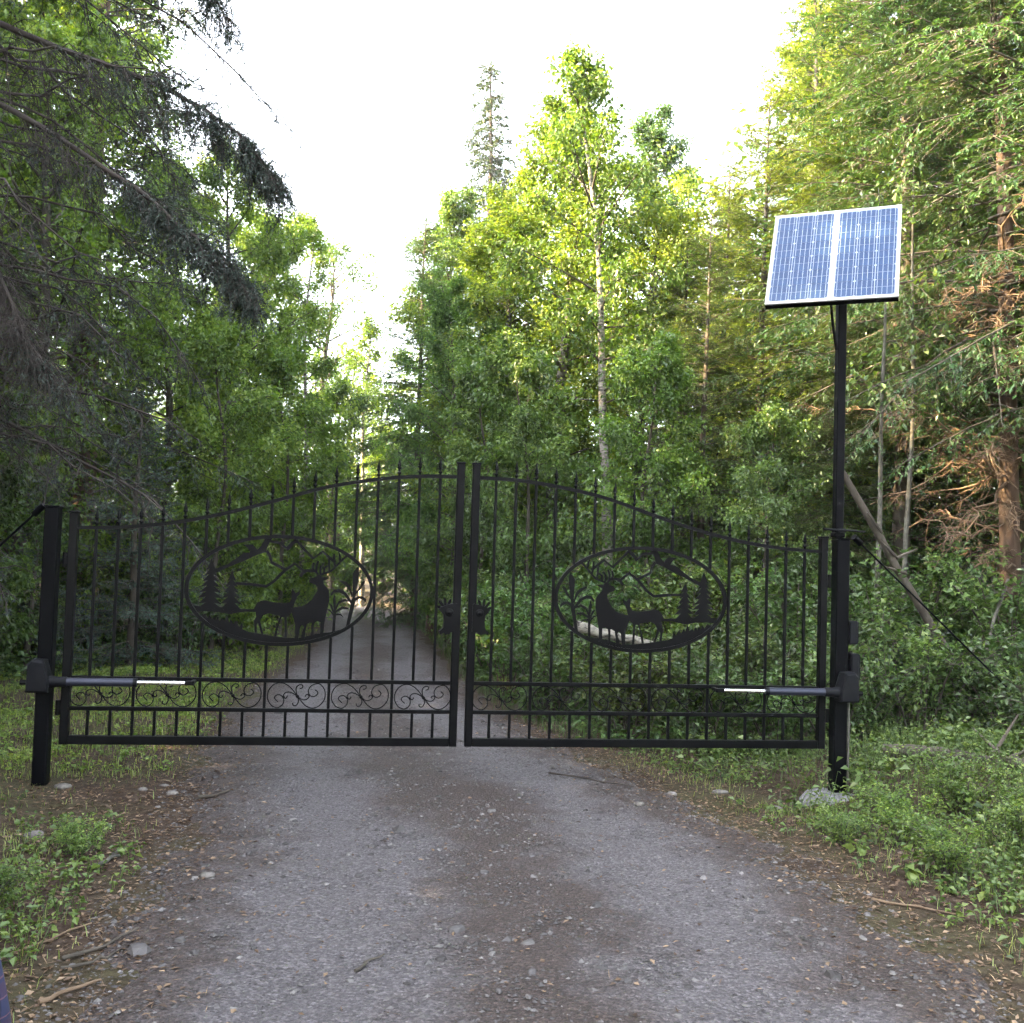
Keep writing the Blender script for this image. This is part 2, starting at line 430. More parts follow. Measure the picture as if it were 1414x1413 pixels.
def off_road(x, y): return np.abs(x - road_c(y)) - road_w(y)

# ================================================================== the gate
ZB = 0.24                                     # underside of the leaves above the drive
W, GAP = 2.42, 0.025
ARX = [0.0, .06, .35, .63, .92, 1.2, 1.5, 1.8, 2.1, 2.45]
ARZ = [1.965, 1.965, 1.96, 1.922, 1.865, 1.772, 1.682, 1.612, 1.570, 1.556]
def arch(x):
    # smooth interpolation of the top rail
    x = np.asarray(x, float); k = 9; o = np.linspace(-.12, .12, k)
    return np.mean([np.interp(np.clip(x + d, 0, 2.45), ARX, ARZ) for d in o], axis=0)
HM, HL = ZB + 0.4014, ZB + 0.2172
MEDC = (1.165, 1.205); RX, RZ = 0.572, 0.338

def spear_mesh():
    g = Geo()
    g.lathe([(0.008, 0.0), (0.008, 0.010), (0.014, 0.014), (0.014, 0.020), (0.007, 0.024), (0.008, 0.042), (0.016, 0.049), (0.009, 0.057), (0.0125, 0.064), (0.0065, 0.084), (0.0005, 0.118)], n=8)
    return g.data("spear_finial", MT["black"], True)
SPEAR = spear_mesh()

def scroll_mesh(w, h):
    g = Geo()
    def m(p): return ((p[0] - 165) / 1025.0 * w - w / 2 + 0.0, 0.0, h / 2 - (p[1] - 128) / 428.0 * h)
    def smooth(P):
        P = np.array(P, float); k = len(P); out = []
        for i in range(k - 1):
            p0, p1, p2, p3 = P[max(i - 1, 0)], P[i], P[i + 1], P[min(i + 2, k - 1)]
            for t in np.arange(0, 1, 0.34):
                out.append(.5 * (2 * p1 + (p2 - p0) * t + (2 * p0 - 5 * p1 + 4 * p2 - p3) * t * t + (3 * p1 - p0 - 3 * p2 + p3) * t ** 3))
        return np.array(out + [P[-1]])
    A = [(370,455),(305,385),(350,335),(410,340),(460,400),(455,480),(400,535),(345,548),(260,510),(200,420),(190,320),(230,220),(310,150),(410,130),(500,160),(580,220),(640,290),(690,355),(760,440),(830,510),(930,550),(1030,530),(1110,460),(1150,380),(1150,270),(1110,190),(1050,140),(980,145),(910,180),(870,250),(880,310),(930,355),(990,345),(1030,300),(1010,260),(980,245)]
    B = [(520,350),(500,390),(455,370),(470,310),(520,285),(590,295),(690,355),(760,405),(830,410),(880,370),(885,325),(840,325),(820,360)]
    C = [(720,225),(765,210),(770,170),(720,160),(670,200),(665,270),(690,355),(710,430),(690,490),(650,515),(615,490),(620,465)]
    for S in (A, B, C): g.tube(smooth([m(p) for p in S]), 0.0038, 5, up=(0, 1, 0))
    for (p, r) in (((690, 355), 0.012), ((457, 370), 0.009), ((882, 328), 0.008)):
        x, y, z = m(p); g.lathe([(0.0003, -r), (r * .8, -r * .6), (r, 0), (r * .8, r * .6), (0.0003, r)], (x, y, z), 8)
    return g

def stroke(poly, w):
    """open polyline in x,z -> closed outline of width w"""
    P = np.array(poly, float); t = np.gradient(P, axis=0); t /= np.linalg.norm(t, axis=1)[:, None]
    nrm = np.stack([-t[:, 1], t[:, 0]], 1) * w / 2
    return np.vstack([P + nrm, (P - nrm)[::-1]])

MED = {"poly":{"buck":[[-173,62],[-187,51],[-215,42],[-229,28],[-230,5],[-213,-25],[-195,-55],[-166,-82],[-132,-98],[-97,-102],[-71,-113],[-76,-141],[-90,-174],[-100,-208],[-102,-246],[-103,-279],[-99,-301],[-123,-302],[-127,-269],[-133,-225],[-146,-214],[-156,-228],[-147,-255],[-137,-302],[-163,-303],[-166,-253],[-174,-209],[-192,-196],[-203,-201],[-203,-248],[-199,-287],[-216,-287],[-216,-226],[-220,-199],[-237,-188],[-257,-194],[-258,-249],[-254,-282],[-277,-283],[-281,-200],[-289,-156],[-299,-101],[-307,-57],[-306,-24],[-302,9],[-283,32],[-266,51],[-264,68],[-289,76],[-300,89],[-273,91],[-255,90],[-245,107],[-228,108],[-219,91],[-210,89],[-187,81]],"doe":[[-119,-25],[-123,2],[-97,-16],[-75,12],[-70,-18],[-73,-46],[-58,-74],[-30,-79],[10,-79],[50,-74],[84,-65],[113,-67],[137,-80],[152,-108],[162,-127],[147,-138],[142,-169],[155,-197],[151,-230],[147,-277],[133,-278],[137,-219],[128,-206],[112,-259],[105,-281],[91,-281],[106,-237],[116,-192],[98,-159],[69,-146],[24,-155],[-5,-158],[2,-194],[20,-244],[27,-292],[13,-293],[3,-228],[-16,-167],[-33,-167],[-35,-217],[-38,-300],[-52,-301],[-49,-229],[-47,-168],[-71,-143],[-86,-102],[-96,-63],[-105,-39]],"palm_stem":[[-473,-218],[-475,-39],[-447,-39],[-439,-231]],"palm_a":[[-466,-45],[-480,49],[-487,120],[-486,167],[-460,143],[-447,116],[-449,50],[-452,-44]],"palm_b":[[-470,-14],[-502,21],[-525,59],[-526,78],[-506,65],[-488,26],[-467,-1]],"palm_c":[[-453,-22],[-435,39],[-408,64],[-363,77],[-368,63],[-390,51],[-418,28],[-439,-11],[-447,-39]],"palm_d":[[-469,-56],[-495,-40],[-522,-49],[-540,-68],[-537,-41],[-517,-27],[-489,-23],[-467,-36]],"palm_e":[[-450,-61],[-411,-5],[-367,19],[-333,14],[-312,-13],[-318,-27],[-338,-6],[-366,-4],[-394,-15],[-421,-49],[-446,-80]],"fern_stem":[[-349,-251],[-352,-114],[-336,-113],[-331,-256]],"fern_a":[[-349,-122],[-347,-58],[-338,-14],[-327,-47],[-338,-121]],"fern_b":[[-351,-116],[-370,-75],[-404,-57],[-438,-63],[-405,-43],[-365,-59],[-341,-108]],"fern_c":[[-350,-133],[-392,-109],[-431,-110],[-442,-127],[-426,-99],[-386,-92],[-343,-122]],"fern_d":[[-341,-130],[-325,-85],[-304,-73],[-313,-92],[-332,-135]],"fern_e":[[-341,-144],[-313,-113],[-289,-112],[-312,-125],[-334,-152]],"fern_f":[[-348,-149],[-379,-148],[-401,-164],[-385,-141],[-349,-135]],"peak":[[-108,295],[-83,334],[-57,307],[-28,275],[-32,252],[-44,256],[-82,301]],"slope":[[63,339],[109,335],[128,277],[152,249],[180,284],[249,280],[215,265],[195,234],[233,229],[274,197],[333,154],[421,117],[407,94],[345,126],[275,158],[217,184],[158,216],[100,237],[84,286]],"shore":[[140,-122],[224,-123],[293,-116],[386,-114],[455,-115],[542,-110],[514,-150],[456,-143],[375,-145],[306,-159],[259,-147],[213,-140],[141,-140]],"bank":[[-476,-210],[-399,-244],[-320,-256],[-229,-268],[-172,-284],[-126,-296],[-47,-295],[27,-289],[99,-277],[185,-263],[221,-248],[224,-204],[242,-234],[264,-192],[276,-218],[296,-185],[304,-208],[320,-157],[333,-201],[351,-184],[363,-201],[374,-173],[387,-195],[398,-169],[409,-190],[424,-163],[436,-183],[450,-157],[485,-162],[423,-219],[343,-271],[240,-312],[114,-342],[0,-352],[-114,-346],[-228,-323],[-341,-292],[-410,-263]]},"stroke":{"antler":[[[-245,105],[-273,115],[-308,128],[-337,155],[-366,190],[-409,230]],[[-366,190],[-361,234],[-356,254]],[[-337,157],[-327,196],[-326,241]],[[-302,128],[-297,164],[-296,208]],[[-268,115],[-268,148],[-289,164]],[[-231,108],[-211,128],[-195,145],[-201,181]],[[-220,122],[-218,155],[-230,191]],[[-245,110],[-245,154],[-264,176]]],"mountain":[[[-335,185],[-254,251],[-194,206],[-88,315],[-35,258],[7,298],[75,307]],[[-211,128],[-166,129],[-137,127],[-82,170],[-23,127],[41,57],[88,22],[174,32],[278,37]],[[-29,130],[61,174],[72,213],[94,248]],[[-160,129],[-137,113],[-121,88]]]}}
def pine_poly(cx, top, base, wid, tiers, seed):
    r = random.Random(seed); L, Rr = [], []
    for i in range(tiers):
        f = (i + 1) / tiers; z = top + (base - top) * (0.12 + 0.88 * f)
        half = wid * (0.22 + 0.78 * f) * r.uniform(.85, 1.1)
        L += [(cx - half, z - 4), (cx - half * 0.35, z + 5)]; Rr += [(cx + half, z - 2), (cx + half * 0.35, z + 6)]
    return [(cx, top)] + [q for q in Rr] + [(cx + 8, base - 14), (cx - 8, base - 14)] + L[::-1]

def medallion(parent, s):
    """oval plaque; s = +1 as on the right leaf, -1 mirrored"""
    root = empty("medallion", (s * MEDC[0], 0, MEDC[1]), parent=parent)
    th = np.linspace(0, 2 * math.pi, 73)
    g = Geo()
    pts = np.stack([RX * np.cos(th), 0 * th, RZ * np.sin(th)], 1)
    V = []
    for i in range(72):
        c = pts[i]; nn = np.array([math.cos(th[i]) / RX, 0, math.sin(th[i]) / RZ]); nn /= np.linalg.norm(nn)
        for a, b in ((-.011, -.014), (.011, -.014), (.011, .014), (-.011, .014)): V.append(c + nn * a + np.array([0, b, 0]))
    Q = [[i * 4 + j, i * 4 + (j + 1) % 4, ((i + 1) % 72) * 4 + (j + 1) % 4, ((i + 1) % 72) * 4 + j] for i in range(72) for j in range(4)]
    g.add(V, None, Q)
    g.build("ring", MT["black"], root)
    pc = MED["poly"]; mm = lambda P: [(s * x / 1000.0, z / 1000.0) for x, z in P]
    def inside(P, k=0.975):
        out = []
        for x, z in P:
            q = math.hypot(x / RX / k, z / RZ / k); out.append((x / q, z / q) if q > 1 else (x, z))
        return out
    def piece(name, polys, yo, label=None):
        g = Geo()
        for i, P in enumerate(polys): g.plate(inside(P), yo - .0022 - .00035 * i, yo + .0022 + .00035 * i)
        o = g.build(name, MT["black"], root)
        if label: o["label"] = label
    piece("ground_strip", [mm(pc["bank"])], 0.0, "cut-out grassy bank along the bottom of the oval")
    piece("buck_cutout", [mm(pc["buck"])] + [stroke(mm(q), .0125) for q in MED["stroke"]["antler"]], -0.006, "sheet metal stag with branched antlers")
    piece("doe_cutout", [mm(pc["doe"])], 0.006, "sheet metal doe standing behind the stag")
    piece("palm_cutout", [mm(pc[k]) for k in ("palm_stem", "palm_a", "palm_b", "palm_c", "palm_d", "palm_e")], 0.003, "tall broad-leaved plant cut-out")
    piece("fern_cutout", [mm(pc[k]) for k in ("fern_stem", "fern_a", "fern_b", "fern_c", "fern_d", "fern_e", "fern_f")], 0.0095, "low broad-leaved plant cut-out")
    piece("mountain_cutout", [mm(pc["slope"]), mm(pc["peak"])] + [stroke(mm(q), .018) for q in MED["stroke"]["mountain"]], 0.012, "zigzag mountain outline cut-out")
    piece("shore_cutout", [mm(pc["shore"])], 0.0155)
    piece("pine_cutout", [mm(pine_poly(299, 120, -128, 78, 6, 3))], 0.009, "shorter of the two pine cut-outs")
    piece("pine_cutout", [mm(pine_poly(428, 190, -128, 92, 8, 5))], 0.0125, "taller of the two pine cut-outs")
    return root

def gate_leaf(s, label):
    root = empty("gate_leaf", (s * (GAP + W), 0, 0))
    tag(root, label, "gate", "wrought iron gate leaves")
    A = empty("__axis")                                   # temporary: parts are laid out in gate coordinates
    def put(o):
        o.location = Vector(o.location) - Vector(root.location); o.parent = root; return o
    def part(g, name, mat=None, label=None, smooth=False):
        o = put(g.build(name, mat or MT["black"], None, smooth))
        if label: o["label"] = label
        return o
    T = 0.05
    xi, xo = GAP + T / 2, GAP + W - T / 2
    zi, zo = ZB + 1.8104, ZB + 1.41
    def stile(x, z1):
        g = Geo(); g.box((s * x, 0, (ZB + z1) / 2), (T, T, z1 - ZB), bev=.004)
        g.box((s * x, 0, z1 + .004), (T + .008, T + .008, .012), bev=.003)
        return part(g, "stile")
    stile(xi, zi); stile(xo, zo)
    def rail(z, h, d, name="rail"):
        x0, x1 = xi + T / 2 + .0006, xo - T / 2 - .0006
        g = Geo(); g.box((s * (x0 + x1) / 2, 0, z), (x1 - x0, d, h), bev=.003)
        return part(g, name)
    rail(ZB + .0265, .051, .049, "bottom_rail"); rail(HL, .024, .030, "lower_rail"); rail(HM, .024, .030, "middle_rail")
    xs = np.linspace(xi + T / 2 + .0006, xo - T / 2 - .0006, 40)
    g = Geo(); V = []
    zz = arch(xs)
    for x, z in zip(xs, zz):
        for a, b in ((-.015, -.011), (.015, -.011), (.015, .011), (-.015, .011)): V.append((s * x, a, z + b))
    Q = [[i * 4 + j, i * 4 + (j + 1) % 4, (i + 1) * 4 + (j + 1) % 4, (i + 1) * 4 + j] for i in range(39) for j in range(4)] + [[0, 1, 2, 3], [156, 157, 158, 159]]
    g.add(V, None, Q); part(g, "arched_top_rail")
    # pickets: eighteen bays; those that meet the oval stop at its ring
    pw = 0.0175
    def bar(x, z0, z1):
        g = Geo(); g.box((s * x, 0, (z0 + z1) / 2), (pw, pw, z1 - z0), bev=.002); return g
    xs = np.linspace(xi, xo, 19)[1:-1]
    for i, x in enumerate(xs):
        top = float(arch(x)) - .0115
        dx = (x - MEDC[0]) / (RX + .010)
        if abs(dx) < 0.985:
            zr = (RZ + .010) * math.sqrt(1 - dx * dx)
            part(bar(x, MEDC[1] + zr + .0005, top), "picket")
            part(bar(x, HM + .0125, MEDC[1] - zr - .0005), "picket")
        else:
            part(bar(x, HM + .0125, top), "picket")
        if (i + 1) % 3 == 0: part(bar(x, HL + .0125, HM - .0125), "band_divider")
        part(bar(x, ZB + .0525, HL - .0125), "short_picket")
        put(link("spear_finial", SPEAR, None, (s * x, 0, float(arch(x)) + .0112)))
    w3 = 3 * (xo - xi) / 18
    for i in range(6):
        x = xi + w3 * (i + .5)
        o = link("scroll", SCROLL, None, (s * x, 0, (HL + HM) / 2)); put(o)
    med = medallion(None, s); put(med)
    # shaped lock cover beside the meeting stile
    g = Geo(); lz = 1.065
    body = [(0.0505, -.095), (.085, -.098), (.095, -.112), (.118, -.112), (.135, -.104), (.152, -.112), (.160, -.094), (.146, -.084), (.134, -.070), (.130, -.03), (.134, .01), (.150, .03), (.166, .045), (.150, .060), (.120, .072), (.085, .082), (.0505, .086)]
    g.plate([(s * x, lz + z) for x, z in body], -.034, .034)
    for k in range(5):
        a = math.radians(22 + 30 * k); c = (.118, .040); L = .082
        d = np.array([math.cos(a), math.sin(a)]); q = np.array([-d[1], d[0]]) * .0068
        P = [c + d * .012 - q, c + d * L * .8 - q * 1.3, c + d * L, c + d * L * .8 + q * 1.3, c + d * .012 + q]
        g.plate([(s * p[0], lz + p[1]) for p in P], -.006 - .0005 * k, .006 + .0005 * k)
    lock = part(g, "lock_cover", None, "shaped black lock cover with a feathered top")
    g = Geo(); rot = Matrix.Rotation(math.pi / 2, 4, 'X')
    g.lathe([(.024, 0), (.026, .004), (.022, .008), (.015, .004), (.011, .010), (.0004, .012)], (0, 0, 0), 16, rot)
    o = g.build("keyhole_rose", MT["black"], lock, True, (s * .098, -.035, lz + .028))
    # hinges to the post
    for z in (ZB + .22, ZB + 1.12):
        g = Geo(); g.tube([(s * (GAP + W + .018), 0, z - .045), (s * (GAP + W + .018), 0, z + .045)], .0165, 10)
        g.box((s * (GAP + W + .004), 0, z), (.026, .03, .05)); part(g, "hinge")
    bpy.data.objects.remove(A)
    return root
_xi, _xo = GAP + .025, GAP + W - .025
SCROLL = scroll_mesh(3 * (_xo - _xi) / 18 - .0175, HM - HL - .025).data("scroll", MT["black"], True)
gl = gate_leaf(-1, "black iron gate leaf with deer oval, hung on the plain short post")
gr = gate_leaf(1, "black iron gate leaf with deer oval, hung on the post carrying the solar pole")

# ---- posts
def post(x, z0, z1, w, label, name="gate_post"):
    root = empty(name, (x, 0, z0)); tag(root, label, "post", "black gate posts")
    g = Geo(); g.box((0, 0, (z1 - z0) / 2), (w, w, z1 - z0), bev=.007); g.build("shaft", MT["post"], root)
    g = Geo(); g.box((0, 0, z1 - z0 + .004), (w + .006, w + .006, .009), bev=.003); g.build("top_plate", MT["post"], root)
    return root
zL, zR = float(terrain(-2.53, 0)), float(terrain(2.535, 0))
pl_ = post(-2.545, zL - .12, 1.68, 0.086, "plain black square gate post without a pole")
pr_ = post(2.545, zR - .12, 1.645, 0.092, "thick black square gate post supporting the solar panel pole")
for rt, s in ((pl_, -1), (pr_, 1)):                         # hinge lugs and the opener's mounting plate
    z0 = rt.location.z
    g = Geo(); g.box((0, -.07, .62 - z0), (.05, .05, .12), bev=.004); g.build("bracket", MT["post"], rt)
# concrete footing of the pole post
rr = np.random.default_rng(3); g = Geo(); n_ = 26; rad = .17 + .06 * rr.random(n_); th = np.arange(n_) * 2 * math.pi / n_
V = [(-.05, 0, .020)] + [(rad[i] * .72 * math.cos(t) - .05, rad[i] * .62 * math.sin(t), .014 + .012 * rr.random()) for i, t in enumerate(th)] + [(rad[i] * 1.05 * math.cos(t) - .05, rad[i] * .9 * math.sin(t), -.05) for i, t in enumerate(th)]
g.add(V, [[0, 1 + i, 1 + (i + 1) % n_] for i in range(n_)], [[1 + i, 1 + n_ + i, 1 + n_ + (i + 1) % n_, 1 + (i + 1) % n_] for i in range(n_)])
tag(g.build("concrete_footing", MT["concrete"], None, True, (2.53, -.02, zR + .005)), "rough pale concrete collar round the foot of the solar pole post", "footing")

# ---- swing arm openers on the front of the posts
def opener(s, label):
    root = empty("gate_opener", (s * 2.545, -.13, .655)); tag(root, label, "gate opener", "linear gate openers")
    k = -s                                                  # the arm points to the middle of the gate
    g = Geo()
    prof = [(-.062, -.085), (.066, -.085), (.072, -.02), (.055, .035), (.034, .105), (-.032, .112), (-.056, .085)]
    V, Q = [], []; nP = len(prof)
    for (yy, sc) in ((-.062, .86), (-.045, 1.0), (.045, 1.0), (.062, .9)):
        for x, z in prof: V.append((k * x * sc, yy, z * sc))
    for i in range(3):
        for j in range(nP): Q.append([i * nP + j, i * nP + (j + 1) % nP, (i + 1) * nP + (j + 1) % nP, (i + 1) * nP + j])
    c0 = len(V); V.append((0, -.064, 0)); V.append((0, .064, 0)); Tt = [[c0, j, (j + 1) % nP] for j in range(nP)] + [[c0 + 1, 3 * nP + (j + 1) % nP, 3 * nP + j] for j in range(nP)]
    g.add(V, Tt, Q); g.build("housing", MT["plastic"], root)
    g = Geo(); g.lathe([(.034, 0), (.036, .02), (.030, .05), (.031, .10), (.026, .105)], (k * .06, -.012, -.022), 14, Matrix.Rotation(k * math.pi / 2, 4, 'Y')); g.build("collar", MT["plastic"], root, True)
    g = Geo(); g.tube([(k * .16, -.012, -.022), (k * .555, -.004, -.022)], .0255, 16)
    t = g.build("drive_tube", MT["tube"], root, True)
    g = Geo(); g.tube([(k * .545, -.004, -.022), (k * .567, -.0035, -.022)], .0275, 16); g.build("end_ring", MT["plastic"], t, True)
    g = Geo(); g.tube([(k * .567, -.0035, -.022), (k * .845, .003, -.022)], .0125, 12); g.build("rod", MT["chrome"], root, True)
    g = Geo(); g.box((k * .872, .004, -.022), (.055, .028, .026), bev=.004); g.box((k * .885, .05, -.022), (.022, .112, .018)); g.build("gate_bracket", MT["black"], root)
    g = Geo(); g.tube([(-k * .055, .0, -.03), (-k * .105, 0, -.03)], .016, 8); g.box((0, .09, -.03), (.06, .07, .05)); g.build("mounting_lug", MT["black"], root)
    return root
opener(-1, "grey swing arm opener with bright rod bolted to the plain short post")
opener(1, "grey swing arm opener with bright rod bolted to the solar pole post")

# ---- solar pole, panel, antenna, control boxes, brace rods
pole = empty("solar_pole", (2.525, .01, 1.655)); tag(pole, "slim black pole rising from the thick gate post to the solar panel", "pole")
g = Geo(); g.box((0, 0, 0.94), (.060, .060, 1.88), bev=.006); g.build("shaft", MT["post"], pole)
g = Geo(); g.box((0, -.0, .02), (.074, .074, .03), bev=.004); g.build("sleeve", MT["post"], pole)
g = Geo(); g.tube([(-.036, -.01, 1.28), (-.075, -.03, 1.46), (-.10, -.05, 1.62)], .010, 6); g.build("strut", MT["post"], pole)
PW, PS = 0.848, 0.868
pan = empty("solar_array", (2.438, -.05, 3.581)); tag(pan, "blue celled solar panel with pale frame tilted on top of the black pole", "solar panel")
pan.rotation_euler = Matrix.Rotation(-0.518, 4, 'Z').to_euler()
inner = Matrix.Rotation(1.032, 4, 'X')
pan.rotation_euler = (Matrix.Rotation(-0.518, 4, 'Z') @ inner).to_euler()
def pbox(name, mat, c, d, parent=None, bev=0.0, label=None):
    g = Geo(); g.box(c, d, bev=bev); o = g.build(name, mat, parent or pan)
    if label: o["label"] = label
    return o
pbox("backsheet", MT["backsheet"], (0, 0, -.004), (PW - .03, PS - .03, .006))
fr = .020
for y in (-1, 1): pbox("frame_bar", MT["alu"], (0, y * (PS / 2 - fr / 2), -.004), (PW, fr, .012), bev=.002)
for x in (-1, 1): pbox("frame_bar", MT["alu"], (x * (PW / 2 - fr / 2), 0, -.004), (fr, PS - 2 * fr - .001, .012), bev=.002)
pbox("frame_bar", MT["alu"], (0, 0, -.0045), (.030, PS - 2 * fr - .001, .012), bev=.002)
for y in (-1, 1): pbox("side_rail", MT["post"], (0, y * (PS / 2 - .014), -.029), (PW - .004, .024, .036), label="dark depth of the panel frame")
for x in (-1, 1): pbox("side_rail", MT["post"], (x * (PW / 2 - .014), 0, -.029), (.024, PS - .054, .036))
def cell_mat():
    m, n, l, p = new_mat("solar_cell")
    tc = n.new("ShaderNodeTexCoord"); t = noise(n, l, 6.0, 2, 0.5, tc.outputs["Object"])
    r = ramp(n, l, t.outputs[0], [(0.3, (0.011, 0.030, 0.085)), (0.7, (0.016, 0.042, 0.110))])
    l.new(r.outputs[0], p.inputs["Base Color"]); p.inputs["Roughness"].default_value = 0.14
    p.inputs["Specular IOR Level"].default_value = 0.3
    return m
MT["cell"] = cell_mat()
hw = (PW / 2 - fr - .015)                                   # width of one half of the panel
cw, chh = (hw - .012) / 3, (PS - 2 * fr - .016) / 6
ch = cw * .08
def cell_data():
    a, b = cw / 2 - .0018, chh / 2 - .0012; c = .009
    P = [(-a + c, -b), (a - c, -b), (a, -b + c), (a, b - c), (a - c, b), (-a + c, b), (-a, b - c), (-a, -b + c)]
    V = [(x, y, 0) for x, y in P] + [(x, y, -.001) for x, y in P]
    f8 = np.array([[0, 1, 2, 3, 4, 5, 6, 7]]); q = np.array([[i, 8 + i, 8 + (i + 1) % 8, (i + 1) % 8] for i in range(8)])
    return mesh_data("cell", np.array(V), [f8, q], MT["cell"])
CELL = cell_data()
gb = Geo()
for k in range(4): gb.box(((k - 1.5) * cw / 4, 0, .0007), (.0033, chh - .002, .0008))
gb.box((0, 0, .0006), (cw - .006, .0016, .0006))
BUS = gb.data("busbar", MT["silver"])
for side in (-1, 1):
    for i in range(3):
        for j in range(6):
            c = link("cell", CELL, pan, (side * (.015 + hw / 2) + (i - 1) * (cw + .001), (j - 2.5) * chh, .0008))
            link("busbar", BUS, c)
g = Geo(); g.box((.02, .0, -.06), (.09, .5, .03)); g.box((.06, 0.02, -.105), (.07, .14, .07), bev=.005); g.build("mount_bracket", MT["post"], pan)

ant = empty("antenna_rod", (2.545, -.055, 1.705)); tag(ant, "thin dark horizontal rod crossing the pole just above the thick post", "rod")
g = Geo(); g.tube([(-.155, -.01, .004), (.15, .012, -.004)], .007, 8); g.build("rod", MT["plastic"], ant, True)
g = Geo(); g.box((-.015, .012, 0), (.05, .02, .03)); g.build("clamp", MT["plastic"], ant)
def cbox(z, h, xo, label):
    root = empty("control_box", (2.545 + xo, .0, z)); tag(root, label, "box", "control boxes on the post")
    g = Geo(); g.box((0, 0, 0), (.055, .12, h), bev=.006); g.build("case", MT["plastic"], root)
    g = Geo(); g.box((.0315, 0, 0), (.007, .108, h - .014), bev=.002); g.build("lid", MT["plastic"], root)
    g = Geo(); g.box((-.028, 0, 0), (.02, .05, h * .5)); g.build("back_plate", MT["post"], root)
cbox(1.02, .155, .075, "small dark control box on the thick post, upper of the two")
cbox(.79, .18, .090, "small dark control box on the thick post, lower of the two")
g = Geo(); g.tube([(2.606, -.02, .70), (2.605, -.03, .45), (2.602, -.035, .2), (2.602, -.03, zR - .03)], .008, 6)
tag(g.build("conduit", MT["greybark"], None, True), "thin pale cable running down the side of the thick post", "cable")
def brace(p0, p1, label):
    root = empty("brace_rod", p0); tag(root, label, "brace", "brace rods of the gate posts")
    d = np.array(p1, float) - np.array(p0, float)
    g = Geo(); g.tube([(0, 0, 0), d], .0075, 6); g.build("rod", MT["post"], root, True)
    g = Geo(); u = d / np.linalg.norm(d); g.tube([-u * .05, u * .035], .021, 8); g.build("turnbuckle", MT["post"], root, True)
brace((2.68, .03, 1.64), (5.0, 1.15, float(terrain(5.0, 1.15)) - .02), "thin black brace rod running down from the thick post into the brush")
brace((-2.645, .03, 1.655), (-4.3, .35, float(terrain(-4.3, .35)) - .02), "thin black brace rod sloping down from the plain post to the bank")

# ================================================================== vegetation generators (all vectorised)
def unit(v): return v / (np.linalg.norm(v, axis=-1, keepdims=True) + 1e-9)
def leaf_quads(pos, d, nrm, ln, wd, fold=0.25):
    """diamond leaves: base, left, tip, right (creased along the midrib)"""
    d = unit(d); side = unit(np.cross(d, nrm)); up = np.cross(side, d)
    ln = ln[:, None]; wd = wd[:, None]
    m = pos + d * ln * .45 + up * wd * fold
    V = np.stack([pos, m - side * wd * .5, pos + d * ln - up * ln * .08, m + side * wd * .5], 1).reshape(-1, 3)
    return V, np.arange(len(pos) * 4).reshape(-1, 4)
def tubes(P, R, n=4):
    """many tubes at once: P (m,k,3), R (m,k)"""
    m, k, _ = P.shape
    t = unit(np.gradient(P, axis=1)); ref = np.where(np.abs(t[:, :1, 2:]) > .85, np.array([1.0, 0, 0]), np.array([0, 0, 1.0]))
    a = unit(np.cross(t, np.broadcast_to(ref, t.shape))); b = np.cross(t, a)
    th = np.arange(n) * 2 * math.pi / n
    V = P[:, :, None] + R[:, :, None, None] * (np.cos(th)[None, None, :, None] * a[:, :, None] + np.sin(th)[None, None, :, None] * b[:, :, None])
    base = (np.arange(m)[:, None, None] * k + np.arange(k - 1)[None, :, None]) * n
    j = np.arange(n)[None, None]; j2 = (np.arange(n) + 1)[None, None] % n
    Q = np.stack([base + j, base + j2, base + n + j2, base + n + j], -1).reshape(-1, 4)
    return V.reshape(-1, 3), Q
def cat_geo(parts):
    Vs, Qs, n = [], [], 0
    for V, Q in parts: Vs.append(V); Qs.append(Q + n); n += len(V)
    return np.concatenate(Vs), np.concatenate(Qs)
def rot_about(v, ax, ang):
    ax = unit(ax); c, s = np.cos(ang)[..., None], np.sin(ang)[..., None]
    return v * c + np.cross(ax, v) * s + ax * (ax * v).sum(-1, keepdims=True) * (1 - c)
def along(P, s):
    """points at fraction s (m,) on polylines P (m,k,3)"""
    k = P.shape[1]; f = np.clip(s, 0, .9999) * (k - 1); i = f.astype(int); t = (f - i)[:, None]; r = np.arange(len(P))
    return P[r, i] * (1 - t) + P[r, i + 1] * t, unit(P[r, i + 1] - P[r, i])

def trunk_path(r, H, k, wobble, lean=(0, 0)):
    t = np.linspace(0, 1, k); ph = r.random(4) * 6.3
    x = wobble * (np.sin(t * 5 + ph[0]) - np.sin(ph[0]) + .5 * np.sin(t * 11 + ph[1])) * t + lean[0] * t
    y = wobble * (np.sin(t * 4 + ph[2]) - np.sin(ph[2]) + .5 * np.sin(t * 9 + ph[3])) * t + lean[1] * t
    return np.stack([x, y, t * H], 1)

